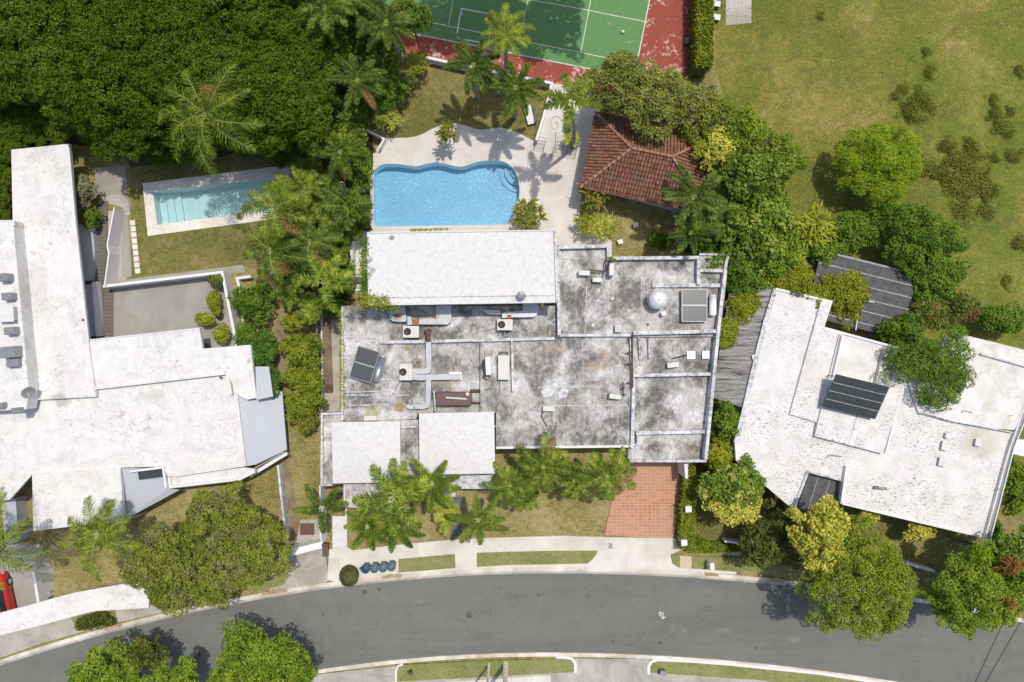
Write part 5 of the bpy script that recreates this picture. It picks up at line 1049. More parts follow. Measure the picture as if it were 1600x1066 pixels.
for i, (x,y) in enumerate(FS):
    t = protos[i] if i < 5 else copy_tree(protos[i % 5]); hz = rnd.uniform(-0.9,0.9); c = P(x, y, 6.3+hz); t.location = (c.x, c.y, 0); t.rotation_euler[2] = rnd.uniform(0,6.28); s = rnd.uniform(0.88,1.05); t.scale = (s,s,1+hz/6.3)
    if y > 200 and x > 200: t.scale = (0.55,0.5,0.5); c = P(x,y,3.0); t.location = (c.x,c.y,0)
for x,y,sc_ in ((8,188,.62),(48,178,.6),(88,170,.62),(125,178,.55),(-22,228,.5),(-22,268,.45),(-24,305,.45),(-26,338,.45),(150,205,.45),(28,150,.7),(70,140,.7),(110,140,.7)):
    t = copy_tree(protos[(x+y) % 5]); c = P(x, y, 3.2); t.location = (c.x, c.y, 0); t.rotation_euler[2] = x; t.scale = (sc_, sc_, 0.42)
# ---- palms
def frond(L, a0, a1, az, ll, nst=42, rows=1, droop=0.5, wd=0.05, twist=0.0, fold=0.0):
    """quads of one frond; starts at origin, azimuth az, elevation from a0 to a1 (radians)"""
    ts = np.linspace(0,1,13); el = a0+(a1-a0)*ts**1.1; x = np.concatenate([[0],np.cumsum(np.cos(el[:-1]))])/12; z = np.concatenate([[0],np.cumsum(np.sin(el[:-1]))])/12
    k = L/max(x.max(),0.35); x = x*k; z = z*k; ysw = twist*x**2
    pts = np.stack([x*math.cos(az)-ysw*math.sin(az), x*math.sin(az)+ysw*math.cos(az), z], axis=1)
    T = unit(np.gradient(pts, axis=0)); side = unit(np.cross(T, np.array([0,0,1.0]))); upv = np.cross(side, T)
    qs = []; mi = []
    wr = np.interp(ts,[0,0.6,1],[0.042,0.020,0.006])
    for i in range(12):
        for sv in (side, upv):
            a = pts[i]; b = pts[i+1]; qs.append([a-sv[i]*wr[i], b-sv[i+1]*wr[i+1], b+sv[i+1]*wr[i+1], a+sv[i]*wr[i]]); mi.append(1)
    f = np.linspace(0.14,1.0,nst)
    for sgn in (-1,1):
        for r_ in range(rows):
            e = 0.25 if rows == 1 else (0.75,0.15,-0.5)[r_]
            pr = np.stack([np.interp(f,ts,pts[:,c]) for c in range(3)],1); Tf = unit(np.stack([np.interp(f,ts,T[:,c]) for c in range(3)],1)); Sf = unit(np.stack([np.interp(f,ts,side[:,c]) for c in range(3)],1)); Uf = np.cross(Sf,Tf)
            prof = ll*np.sin(np.pi*np.clip(f*0.88+0.12,0,1))**0.6*NR.uniform(0.8,1.1,nst)+0.05
            d1 = unit(Sf*sgn*math.cos(e)+Uf*math.sin(e)+Tf*(0.35+0.55*f[:,None])+NR.normal(size=(nst,3))*0.16)
            d2 = unit(d1+np.array([0,0,-droop])+NR.normal(size=(nst,3))*0.12)
            m1 = pr+d1*(prof*0.5)[:,None]; e2 = m1+d2*(prof*0.5)[:,None]; wv = unit(np.cross(d1, np.array([0,0,1.0])+0.5*Uf))*wd/2
            qs += list(np.stack([pr-wv*0.7, m1-wv, m1+wv, pr+wv*0.7],1)); mi += [0]*nst
            qs += list(np.stack([m1-wv, e2-wv*0.15, e2+wv*0.15, m1+wv],1)); mi += [0]*nst
    return qs, mi
def palm_mesh(R_, nf=14, style='feather', mat='palm', az=None, rach='rachis'):
    qs=[];mi=[]
    if az is None and style in ('feather','plume'): nf = nf
    azs = az if az is not None else [2.39996*i+NR.uniform(-.15,.15) for i in range(nf)]
    for i,a in enumerate(azs):
        f = i/max(1,len(azs)-1); 
        if style == 'feather': q,m = frond(R_*NR.uniform(.7,1.12), R(62-42*f), R(-45-35*f), a, R_*NR.uniform(.22,.31), 54, 1, 0.9, 0.038, NR.uniform(.02,.16)*(1 if R_ > 2.2 else -1))
        elif style == 'plume': q,m = frond(R_*NR.uniform(.85,1.08), R(50-25*f), R(-20-38*f), a, R_*0.19, 50, 3, 0.5, 0.036, NR.uniform(-.08,.08))
        elif style == 'open': q,m = frond(R_*NR.uniform(.92,1.05), R(40), R(-40), a, R_*0.25, 44, 1, 0.5, 0.07, 0.08)
        elif style == 'areca': q,m = frond(R_*NR.uniform(.5,1.05), R(78-30*f), R(-10-30*f), a, R_*0.34, 24, 1, 0.6, 0.055, NR.uniform(-.15,.15))
        if style in ('feather','plume') and nf > 8 and i >= len(azs)-2 and NR.uniform() < 0.22: m = [2]*len(m)
        qs += q; mi += m
    return qmesh('crown', np.array(qs), [LM[mat], LM[rach], LM['dead']], mi)
def palm(px, py, r, h, style, mat, label, nf=14, az=None, lean=(0,0), rach='rachis', name='palm_tree', stems=1, tr=0.14):
    k = (H-h)/H*S; c = P(px,py,h); t = thing(name, label, 'palm', (c.x-lean[0], c.y-lean[1], 0))
    if stems == 1:
        me = palm_mesh(r*k, nf, style, mat, az, rach); o = bpy.data.objects.new('crown', me); COL.objects.link(o); o.parent = t; o.location = (lean[0],lean[1],h)
        mb = MB(); n=8; mb.tube([(lean[0]*(i/n)**1.5, lean[1]*(i/n)**1.5, h*i/n) for i in range(n+1)], tr*1.3, 10, r2=tr*0.7); mb.build('trunk', M['palmbark'], t)
    else:
        qs = []; 
        for s_ in range(stems):
            a = 6.283*s_/stems+0.5; d = r*k*0.38*(0 if s_ == 0 else 1); off = (d*math.cos(a), d*math.sin(a)); hh = h*NR.uniform(.7,1.0)
            me = palm_mesh(r*k*0.72, nf, style, mat, None, rach); o = bpy.data.objects.new('crown', me); COL.objects.link(o); o.parent = t; o.location = (off[0],off[1],hh); o.rotation_euler = (0,0,a)
            mb = MB(); mb.tube([(off[0]*.4,off[1]*.4,0),(off[0]*.7,off[1]*.7,hh*.5),(off[0],off[1],hh)],0.06,8,r2=0.045); mb.build('trunk', M['palmbark'], t)
    return t
def D(*a): return [R(x) for x in a]
palm(323,182,80,8.5,'feather','palml','large feathery palm standing against the dark woodland above the rectangular pool',13)
palm(428,325,58,6.0,'feather','palml','tall feathery palm overlapping the right end of the rectangular pool',11)
palm(424,392,56,5.2,'feather','palm','broad feathery palm over the lawn corner right of the white patio wall',11)
palm(486,378,44,4.4,'feather','palmd','feathery palm between the lawn palms and the white stair landing',11)
palm(505,443,50,5.5,'open','palml','sparse five-armed palm with one long frond hanging down, left of the raised white roof',6,D(10,50,105,165,-15,-75))
palm(533,238,44,5.0,'plume','palm','bushy palm beside the upper left corner of the pool terrace',11)
palm(560,127,46,6.0,'plume','palmd','bushy dark palm in the planting above the crooked white wall',11)
palm(605,38,50,7.0,'plume','palmd','bushy palm overhanging the left end of the red court strip',12)
palm(510,14,44,8.0,'feather','palm','palm cut by the top edge between woodland and court',13)
palm(740,103,47,6.0,'plume','palmd','dark bushy palm left of the pair above the pool terrace',11)
palm(806,138,46,6.0,'plume','palm','bushy palm right of the pair above the pool terrace',11)
palm(790,52,42,7.0,'feather','palml','light green palm against the green court',14)
palm(893,162,46,9.0,'open','palml','leaning palm with six separate fronds over the terrace by the clay tile roof',7,D(-12,48,65,100,155,182,-107),(-0.85,0.25))
palm(1083,308,52,6.0,'plume','palmd','dark bushy palm over the lower right corner of the clay tile roof',10)
palm(1079,364,40,5.0,'plume','palm','smaller bushy palm just above the grey roof parapet',9)
palm(1118,340,40,4.5,'feather','palmd','feathery palm squeezed against the big glossy-leaved tree',12)
palm(546,324,42,4.0,'areca','palm','olive fountain-shaped palm left of the pool edge',20,stems=1)
palm(572,22,36,6.5,'feather','palmd','dark palm between the two palms at the top edge',12)
palm(500,130,40,4.5,'areca','palml','yellow green clump palm at the edge of the dark woodland',9,stems=4)
palm(492,212,34,4.0,'areca','palmy','bright yellow clump palm left of the bushy terrace palm',9,stems=4)
palm(470,330,36,3.5,'areca','palml','yellow green clump palm between the pool filter and the feathery palms',9,stems=3)
palm(528,390,32,3.0,'areca','palml','yellowish clump palm beside the white stair landing',9,stems=3)
palm(487,478,30,3.0,'areca','palml','small clump palm under the five-armed palm',9,stems=3)
palm(504,793,44,5.5,'plume','palm','starry five-armed palm left of the front porch roof',5,D(178,130,55,5,-88),rach='rachisw')
palm(615,777,62,6.5,'open','palml','largest front palm with bright midribs below the left pavilion',9,D(8,20,60,78,112,172,-58,-100,190))
palm(676,753,48,6.0,'plume','palm','bushy palm between the two white pavilions',8,D(55,120,10,-20,170,-60,-95,-130))
palm(748,811,46,6.0,'plume','palm','star-shaped palm beside the dark slate path',7,D(45,100,10,-25,-80,-130,175))
palm(575,821,42,4.5,'plume','palml','low palm over the verge left of the largest front palm',8,rach='rachis')
palm(622,822,42,4.5,'plume','palm','palm whose fronds hang over the pale pavement above the bins',8,D(-105,-60,-150,-20,40,90,200,150))
palm(700,795,36,3.0,'areca','palmy','yellow streaked clump palm beside the slate path',8,stems=3)
palm(798,757,40,4.0,'feather','palm','feathery palm next to the right pavilion corner',12)
palm(850,728,48,5.0,'feather','palml','tall feathery palm rising above the grey roof edge',13)
palm(898,750,34,3.6,'feather','palm','middle feathery palm of the front row',12)
palm(950,742,50,4.6,'feather','palml','feathery palm leaning over the terracotta drive',12)
palm(156,832,66,6.0,'feather','palml','large feathery palm in front of the left house above the carport slab',13)
palm(-8,850,78,6.5,'feather','palml','large palm at the left edge with fronds above the red car',13)
# ---- rosette plants
def rosette_quads(Rr, nros, ll, lw, spreadz=0.5, nl=18):
    qs = []
    for i in range(nros):
        a = 2.4*i; d = Rr*math.sqrt((i+0.3)/nros)*0.75; c = np.array([d*math.cos(a), d*math.sin(a), spreadz*(1-(d/Rr)**2)+NR.uniform(-.1,.1)])
        for j in range(nl):
            az = NR.uniform(0,6.28); el = NR.uniform(-0.2,1.2); L = ll*NR.uniform(.7,1.15); dd = np.array([math.cos(az)*math.cos(el), math.sin(az)*math.cos(el), math.sin(el)]); s = np.array([-math.sin(az), math.cos(az), 0])*lw/2
            m = c+dd*L*0.55; d2 = unit(dd+np.array([0,0,-0.7])); e = m+d2*L*0.45
            qs.append([c-s*.4,m-s,m+s,c+s*.4]); qs.append([m-s,e-s*.15,e+s*.15,m+s])
    return np.array(qs)
def rosette(px,py,r,h,mat,label,ll=0.55,lw=0.08,nros=9,name='croton_shrub',cat='shrub'):
    k=(H-h)/H*S; c=P(px,py,h); t=thing(name,label,cat,(c.x,c.y,0)); me=qmesh('foliage', rosette_quads(r*k, nros, ll, lw, h*0.3), [LM[mat]]); o=bpy.data.objects.new('foliage',me); COL.objects.link(o); o.parent=t; o.location=(0,0,h*0.75)
    trunk_mesh(h*0.8,0.05,r*k*0.6,M['bark'],5).build('stem', M['bark'], t)
rosette(826,335,31,2.0,'croton','rounded red and yellow croton at the lower right corner of the pool',0.6,0.13,16)
rosette(930,300,30,2.2,'croton','spreading orange-tipped croton at the corner of the clay tile roof',0.8,0.13,12)
rosette(941,354,27,1.6,'palmy','pale yellow spiky shrub just above the grey roof parapet',0.6,0.06,18,'spiky_shrub')
rosette(914,350,20,1.4,'ygreen','dull green spiky shrub left of the pale yellow one',0.5,0.07,12,'spiky_shrub')
rosette(699,206,18,2.6,'croton','tall yellow croton standing on the wavy edge of the pool terrace',0.6,0.13,8)
rosette(603,182,26,1.6,'palmy','yellow spiky shrub above the crooked white wall',0.55,0.06,14,'spiky_shrub')
rosette(650,98,24,2.0,'ygreen','yellow green spiky shrub at the left end of the white court wall',0.5,0.06,18,'spiky_shrub')
rosette(625,120,30,2.0,'olive','olive leafy shrub below the spiky one near the court wall',0.5,0.07,16,'spiky_shrub')
rosette(893,215,15,1.3,'palmy','narrow yellow leaved plant in the bed at the leaning palm base',0.35,0.06,14,'spiky_shrub')
rosette(1270,355,38,2.6,'ygreen','yellow tipped ginger clump at the edge of the meadow',1.1,0.13,14,'ginger_plant')
rosette(1235,408,30,2.2,'ygreen','ginger clump beside the dark shed corner',1.0,0.14,9,'ginger_plant')
rosette(872,710,18,2.0,'palmy','pale striped shrub between the front clump palms',0.7,0.05,12,'spiky_shrub')
rosette(1582,884,17,7.2,'red','rusty red bromeliad cluster in the crown at the lower right corner',0.7,0.09,6,'bromeliad','plant')
rosette(1574,941,13,7.2,'red','smaller reddish bromeliad below the rusty one at the right edge',0.6,0.07,4,'bromeliad','plant')
# ---- broadleaf trees and shrubs
tree(965,132,54,52,6.5,3.2,'olive','olive green tree with pale leaf clusters above the clay tile roof',clump=.2,leaf=.2,maxn=12000)
tree(1032,156,62,56,7.0,3.5,'olive','wide olive tree with yellow blossom patches shading the clay tiles',clump=.18,leaf=.2,maxn=13000)
tree(1098,178,46,50,5.5,3.0,'mixed','scraggly tree with bare twigs beside the end of the court hedge',clump=.2,leaf=.2,dens=.7)
tree(1160,205,42,40,5.0,3.0,'bright','fresh green tree between the meadow and the clay tile roof',clump=.22,leaf=.34,aspect=.3)
tree(1178,275,66,60,6.5,4.0,'glossy','big tree with large glossy leaves right of the clay tile roof',leaf=.34,clump=.24,aspect=.55)
tree(1180,345,66,62,6.0,4.0,'glossy','glossy large-leaved tree below its bigger twin beside the meadow',leaf=.33,clump=.24,aspect=.55)
tree(1150,400,44,34,4.5,2.5,'mid','dark leafy tree crowding the upper right corner of the grey roof',leaf=.3)
tree(1122,232,26,34,5.5,2.0,'yellow','yellow variegated tree at the right end of the clay roof ridge',leaf=.3,clump=.3,dens=.6)
tree(1378,250,70,66,4.4,3.4,'lime','bright lime willowy tree standing alone in the meadow',name='willow_tree',leaf=.26,aspect=.2,clump=.17,up=.7,lobes=.05,dens=1.6,maxn=30000)
tree(1440,372,66,56,4.5,3.0,'mid','yellow green spreading tree right of the dark shed',clump=.16,leaf=.18,dens=1.0,maxn=14000)
tree(1345,360,52,30,2.6,1.8,'mid','low dark bush row between the meadow and the dark shed',name='bush',cat='shrub',clump=.25,leaf=.22)
tree(1460,430,52,46,3.5,2.2,'mid','leafy bush at the right corner of the dark shed',name='bush',cat='shrub',clump=.2,leaf=.24)
tree(1318,462,44,46,3.2,2.0,'ygreen','yellow green bush growing over the dark shed roof',name='bush',cat='shrub',leaf=.2,clump=.2)
tree(1235,440,50,24,3.4,1.8,'ygreen','creeping yellow green bush above the top corner of the flaking roof',name='bush',cat='shrub',leaf=.2,clump=.3)
tree(1205,420,36,30,3.6,2.0,'bright','green bush below the glossy tree near the lean-to',name='bush',cat='shrub',leaf=.26,clump=.3)
tree(1158,478,34,26,3.3,1.0,'ygreen','yellow brown creeper spreading over the corrugated lean-to',name='creeper',cat='creeper',leaf=.18,clump=.3,dens=.7)
tree(1136,520,14,32,3.3,0.8,'ygreen','narrow creeper between the grey parapet and the corrugated lean-to',name='creeper',cat='creeper',leaf=.18,clump=.5)
tree(1412,520,34,34,4.0,2.2,'mid','round dark bush above the middle of the flaking roof',name='bush',cat='shrub',leaf=.25)
tree(1450,492,34,30,3.6,2.2,'pink','bougainvillea with pink blossom behind the flaking roof',name='bougainvillea',cat='shrub',leaf=.2,dens=.8)
tree(1502,480,32,26,2.8,1.8,'pink','second bougainvillea, nearer the meadow, with few pink flowers',name='bougainvillea',cat='shrub',leaf=.2,dens=.6)
tree(1570,500,44,26,2.5,1.6,'mid','dark bush behind the white roof at the right edge',name='bush',cat='shrub',leaf=.22)
tree(1462,572,70,60,5.5,2.6,'mid','dark green tree spreading over the white flaking roof',leaf=.22,clump=.17,dens=1.2,maxn=12000,aspect=.3,lobes=.25)
tree(1347,914,90,94,8.0,4.5,'fine','biggest fine-leaved roadside tree shading the lower right road',leaf=.17,clump=.12,dens=1.1,maxn=34000,aspect=.45,lobes=.09)
tree(1312,840,42,34,6.5,3.0,'bright','green leafy top joining the biggest roadside tree to the flaking house',leaf=.24,clump=.2)
tree(1535,930,74,66,7.5,4.0,'bright','bright green roadside tree at the lower right corner',leaf=.22,clump=.16,dens=1.2,maxn=16000,aspect=.35)
tree(1585,880,56,54,7.0,3.5,'mid','dark green tree behind the bright one at the right edge',leaf=.3,clump=.22)
tree(1490,940,38,40,6.0,3.0,'bright','small fine green tree between the two big roadside trees',leaf=.2,clump=.2,aspect=.35)
tree(1533,868,17,17,7.2,1.5,'lime','pale green tuft of foliage above the bright roadside tree',name='bush',cat='shrub',leaf=.25,clump=.4)
tree(1284,838,46,64,8.0,4.0,'yellow','tall yellow leaved shrub in front of the dark porch notch',name='bush',cat='shrub',leaf=.27,clump=.17,dens=1.0,maxn=12000,lobes=.25)
tree(1360,808,18,11,2.6,1.2,'yellow','small yellow shrub peeping from under the flaking roof, nearer the notch',name='bush',cat='shrub',leaf=.26,clump=.4)
tree(1437,832,24,14,2.6,1.3,'yellow','small yellow shrub peeping from under the flaking roof, nearer the right corner',name='bush',cat='shrub',leaf=.26,clump=.4)
tree(1150,760,54,42,4.6,3.0,'halfyel','green and yellow tree left of the flaking house',leaf=.28,clump=.18,maxn=9000)
tree(1150,795,48,26,4.0,2.0,'yellow','row of bright yellow foliage below the green and yellow tree',name='bush',cat='shrub',leaf=.28,clump=.3,dens=.9)
tree(1205,842,48,52,4.5,3.0,'darkol','dark olive roadside bush between the hedge and the yellow shrub',name='bush',cat='shrub',leaf=.25,clump=.2)
tree(1133,660,24,40,3.5,2.4,'mid','narrow green tree below the corrugated lean-to',leaf=.26,clump=.35)
tree(1122,710,24,30,3.5,2.4,'ygreen','light green bush in the gap beside the grey parapet corner',name='bush',cat='shrub',leaf=.26,clump=.35)
tree(1590,760,26,50,3.0,2.0,'bright','green bushes behind the lower right house corner',name='bush',cat='shrub',leaf=.24)
tree(1552,828,12,18,2.4,1.6,'mid','small bush at the bottom corner of the flaking house',name='bush',cat='shrub',leaf=.22,clump=.4)
# bottom left trees
tree(262,885,62,74,6.5,3.6,'mixed','mottled olive tree spilling over the white carport slab',leaf=.19,clump=.14,maxn=20000)
tree(345,822,68,58,6.0,3.4,'mixed','wide mottled tree directly below the left house gutter',leaf=.19,clump=.14,maxn=20000)
tree(405,862,48,58,6.0,3.2,'mixed','green tree nearest the white sliding gate',leaf=.2,clump=.16,maxn=14000)
tree(330,900,56,50,5.5,3.0,'mixed','darker green tree leaning over the kerb at the lower left',leaf=.2,clump=.15,maxn=14000)
tree(402,1040,84,62,6.3,4.0,'bright','large bright green roadside tree cut by the bottom edge',leaf=.2,clump=.15,maxn=24000)
tree(165,1055,62,50,6.0,3.6,'bright','bright green roadside tree at the lower left corner',leaf=.2,clump=.17,maxn=16000)
tree(268,1066,46,36,5.5,3.0,'bright','smaller green tree between the two bottom-edge trees',leaf=.2,clump=.2)
tree(228,1022,34,30,5.0,3.0,'darkol','dark leafy tree just behind the lower left corner tree',leaf=.26,clump=.25)
tree(466,1050,26,26,4.8,2.6,'mid','green limb of the bottom-edge trees reaching the lower pavement',name='bush',cat='shrub',leaf=.26,clump=.3)
tree(145,972,34,14,1.2,0.9,'darkol','thin straggly shrub in the small verge below the carport slab',name='bush',cat='shrub',leaf=.2,clump=.3,dens=.6)
# shrubs between the two left houses
tree(396,472,36,32,3.4,2.4,'mid','round green shrub hiding the corner of the low white wall',name='bush',cat='shrub',leaf=.22,clump=.22)
tree(402,548,32,40,2.6,1.6,'flower','dark shrub with white flowers against the left house corner',name='bush',cat='shrub',leaf=.2,clump=.25)
tree(425,600,16,34,2.2,1.4,'flower','narrow dark shrub with few white flowers beside the sloping roof',name='bush',cat='shrub',leaf=.2,clump=.4)
tree(385,520,20,24,2.6,1.6,'mid','green shrub between the low white wall and the patio wall',name='bush',cat='shrub',leaf=.2,clump=.3)
tree(472,546,32,30,2.8,2.0,'hedge','topmost round shrub in the column beside the dark railing',name='bush',cat='shrub',leaf=.2,clump=.22)
tree(474,592,33,28,2.8,2.0,'hedge','second round shrub from the top beside the dark railing',name='bush',cat='shrub',leaf=.2,clump=.22)
tree(472,630,33,28,2.8,2.0,'hedge','third round shrub from the top beside the dark railing',name='bush',cat='shrub',leaf=.2,clump=.22)
tree(480,660,18,20,2.4,1.6,'croton','lowest, orange-tinged shrub of the column beside the dark railing',name='bush',cat='shrub',leaf=.2,clump=.35)
tree(462,502,22,18,2.8,1.8,'ygreen','light green shrub at the head of the column beside the dark railing',name='bush',cat='shrub',leaf=.22,clump=.35)
tree(515,478,36,16,2.4,1.6,'mid','leafy shrub in the shade at the top of the side yard',name='bush',cat='shrub',leaf=.22,clump=.3)
tree(128,298,18,32,2.4,2.0,'silver','silver leaved shrub with reddish tips beside the long white wing',name='bush',cat='shrub',leaf=.22,clump=.25)
tree(143,340,12,24,1.6,1.2,'mid','dark shrub between the silver bush and the short wall stub',name='bush',cat='shrub',leaf=.2,clump=.4)
for q,l,kd in (((339,438,13,12,1.5,1.2),'reddish small shrub in the top corner of the patio','pink'),((336,472,9,26,1.3,1.0),'narrow row of yellow green plants along the white patio wall','ygreen'),((322,498,17,10,1.3,1.0),'spreading yellow green shrub left of the black pot','ygreen'),((345,522,14,18,1.4,1.1),'yellow green shrub below the black pot on the patio','ygreen')):
    tree(*q,kd,l,name='bush',cat='shrub',leaf=.22,clump=.35)
tree(564,266,20,40,3.2,2.2,'mid','leafy bush pressed against the left rim of the pool',name='bush',cat='shrub',leaf=.24,clump=.25)
tree(566,330,16,26,2.6,1.8,'mid','green bush at the lower left corner of the pool',name='bush',cat='shrub',leaf=.22,clump=.3)
tree(520,170,36,34,3.5,2.4,'mid','green undergrowth tree between the yellow clump palms',leaf=.28,clump=.25)
tree(590,95,36,44,4.0,2.6,'mid','dark leafy tree between the court and the bushy palms',leaf=.28,clump=.25)
tree(560,60,30,34,4.5,2.6,'mid','green tree under the palms at the top of the planting',leaf=.28,clump=.25)
tree(640,24,34,30,7.0,2.8,'mid','green tree overhanging the upper left corner of the green court',leaf=.24,clump=.25)
tree(455,130,30,40,4.5,2.6,'darkol','dark olive tree between the woodland and the yellow clump palm',leaf=.26,clump=.25)
tree(1110,380,30,20,3.5,2.0,'mid','dark bush in the shade right of the smaller bushy palm',name='bush',cat='shrub',leaf=.24)
tree(1030,378,26,14,1.2,1.0,'mid','low shaded hedge plant just above the grey roof parapet',name='bush',cat='shrub',leaf=.2,clump=.35)
# tree outside the top edge whose shade falls on the court
for q,l in (((731,-284,84,84),'tall leafy tree beyond the top edge over the court end line'),((857,-282,92,90),'tallest leafy tree beyond the top edge shading the green court'),((969,-288,84,80),'leafy tree beyond the top edge above the middle of the court'),((800,-300,70,70),'leafy tree farther beyond the top edge of the court')):
    tree(q[0],q[1],q[2],q[3],17.0,3.8,'forest',l,leaf=.28,clump=.17,dens=.9,lobes=.25)
# creeper on the raised roof edge
def creeper(pts, wd, hgt, z, label, kind='ygreen', n=500, leaf=.14):
    pts = [P(x,y,z) for x,y in pts]; seg = [(pts[i],pts[i+1]) for i in range(len(pts)-1)]; L = np.array([(b-a).length for a,b in seg]); idx = NR.choice(len(seg), n, p=L/L.sum()); u = NR.uniform(size=n)
    c = np.array([list(seg[i][0].lerp(seg[i][1], float(t_))) for i,t_ in zip(idx,u)]) + NR.normal(size=(n,3))*np.array([wd/2,wd/2,hgt/2]); o = bpy.data.objects.new('creeper', qmesh('creeper', leafquads(c, unit(NR.normal(size=(n,3))*0.5+np.array([0,0,1])), leaf, leaf*.5), [LM[kind]])); COL.objects.link(o)
    tag(o, label, 'creeper')
creeper([(571,372),(569,400),(568,430),(570,452),(569,470)],0.35,0.3,6.3,'green creeper climbing the left edge of the raised white roof','mid',1300)
creeper([(566,470),(585,470),(606,474)],0.5,0.15,6.38,'dry creeper along the lower left corner of the raised white roof','ygreen',700)
creeper([(572,476),(600,479),(625,480)],0.25,0.5,5.9,'dark creeper hanging below the raised white roof corner','mid',600)
creeper([(533,488),(534,560),(535,640)],0.20,0.2,3.5,'thin creeper along the left edge of the grey roof','ygreen',900)
creeper([(640,360),(660,359),(700,358)],0.10,0.1,5.9,'sparse creeper between the pool edge and the raised white roof','ygreen',180)
creeper([(1235,455),(1255,462)],0.2,0.1,3.35,'dry creeper tuft on the top corner of the flaking roof','darkol',150)
creeper([(952,402),(957,404),(960,408)],0.12,0.1,4.1,'dry weed tuft on the grey parapet corner','darkol',40)
# clipped hedges and ball
def hedge(poly, h, kind, label, n, leaf=.16, name='hedge', cat='hedge'):
    pts = [P(x,y,h) for x,y in poly]; xs_ = [p.x for p in pts]; ys_ = [p.y for p in pts]
    def ins(x,y):
        c=False; m=len(pts)
        for i in range(m):
            a,b=pts[i],pts[(i+1)%m]
            if (a.y>y)!=(b.y>y) and x<(b.x-a.x)*(y-a.y)/(b.y-a.y)+a.x: c=not c
        return c
    out=[]
    while len(out)<n:
        x=NR.uniform(min(xs_),max(xs_)); y=NR.uniform(min(ys_),max(ys_))
        if ins(x,y): out.append((x,y,h+0.12*math.sin(x*4)*math.sin(y*3.1)+NR.uniform(-.14,.08)))
    m=len(pts); per=[(pts[i],pts[(i+1)%m]) for i in range(m)]; L=np.array([(b-a).length for a,b in per]); k=n//2; idx=NR.choice(m,k,p=L/L.sum())
    for i in idx: p=per[i][0].lerp(per[i][1],float(NR.uniform())); out.append((p.x+NR.normal()*.06,p.y+NR.normal()*.06,NR.uniform(0.05,h)))
    c=np.array(out); t=thing(name,label,cat,(sum(xs_)/m,sum(ys_)/m,0)); o=bpy.data.objects.new('foliage',qmesh('foliage',leafquads(c,unit(NR.normal(size=(len(c),3))*.6+np.array([0,0,.8])),leaf,leaf*.55),[LM[kind]])); COL.objects.link(o); under(t,o)
    mb=MB(); mb.prism(offs(pts,0.12),0,h-0.2); under(t, mb.build('stem', M['bark'])); return t
hedge([(1090,-120),(1117,-120),(1115,50),(1114,104),(1088,104),(1089,0)],2.3,'hedge','tall clipped hedge between the red court and the meadow',5200,.2)
hedge([(1071,734),(1086,732),(1090,760),(1086,800),(1086,858),(1063,858),(1064,800),(1068,760)],1.3,'hedge','clipped hedge along the right side of the terracotta drive',3600)
hedge([(1086,838),(1110,850),(1160,850),(1172,862),(1110,864),(1076,862)],0.9,'hedge','low flowering hedge along the street right of the drive',1600)
c = P(546,899,0.6); t = thing('clipped_shrub','round clipped shrub at the kerb beside the bins','shrub',(c.x,c.y,0.1))
n=2600; d=unit(NR.normal(size=(n,3))); rr=NR.uniform(.93,1.03,n)[:,None]; cc=d*rr*np.array([.74,.80,.62])+np.array([0,0,.62]); o=bpy.data.objects.new('foliage',qmesh('foliage',leafquads(cc,unit(d+NR.normal(size=(n,3))*.3),.10,.055),[LM['darkol']])); COL.objects.link(o); o.parent=t
MB().lathe((0,0,0),[(0.06,-0.05),(0.06,0.5),(0.4,0.6),(0.55,0.75),(0.3,1.05),(0.02,1.12)],12).build('stem', M['bark'], t)
# weeds in the meadow
wp = [(1448,80,8),(1452,112,12),(1410,138,9),(1438,155,16),(1420,168,12),(1425,178,16),(1455,168,10),(1400,150,8),(1553,157,11),(1555,178,12),(1565,196,13),(1592,110,9),(1516,222,10),(1480,228,14),(1495,250,20),(1512,262,18),(1530,285,22),(1545,300,16),(1508,300,20),(1470,270,16),(1585,245,13),(1580,175,9),(1555,248,9),(1540,330,14),(1575,210,10),(1445,262,20),(1572,440,10),(1592,380,12),(1282,25,7),(1520,240,16),(1490,285,20),(1505,330,16)]
wm = [qmesh('foliage', crown_quads(1.0,1.0,0.35,leaf=.13,clump=.22,dens=.45,maxn=1400,lobes=.45,spread=1.3), [LM['weed']]) for _ in range(3)]
for i,(x,y,r) in enumerate(wp):
    o = bpy.data.objects.new('weed', wm[i%3]); COL.objects.link(o); c = P(x,y,0.1); o.location=(c.x,c.y,0.06); s=r*S*1.15; o.scale=(s,s*rnd.uniform(.7,1.1),min(1,s)); o.rotation_euler=(0,0,rnd.uniform(0,6))
    tag(o,'low leafy green weed clump growing in the meadow','weed','weed clumps in the meadow')
gs = []
NG = 26000
gx = NR.uniform(1120,1640,NG); gy = NR.uniform(-10,560,NG); keep = (gx-1120)*0.9 + 130 > gy*0.9; gx=gx[keep]; gy=gy[keep]
gc = np.stack([(gx-CX)*S, -(gy-CY)*S, NR.uniform(.02,.09,len(gx))],1)
cl = (np.sin(gx*.045+np.sin(gy*.03)*2)+np.sin(gy*.06+gx*.02)) + NR.normal(size=len(gx))*.8 > 0.3
o = bpy.data.objects.new('meadow_tufts', qmesh('meadow_tufts', leafquads(gc[cl], unit(NR.normal(size=(cl.sum(),3))*.8+np.array([0,0,.6])), .16, .035), [LM['olive']])); COL.objects.link(o); tag(o,'short grass tufts of the meadow','grass',kind='stuff')

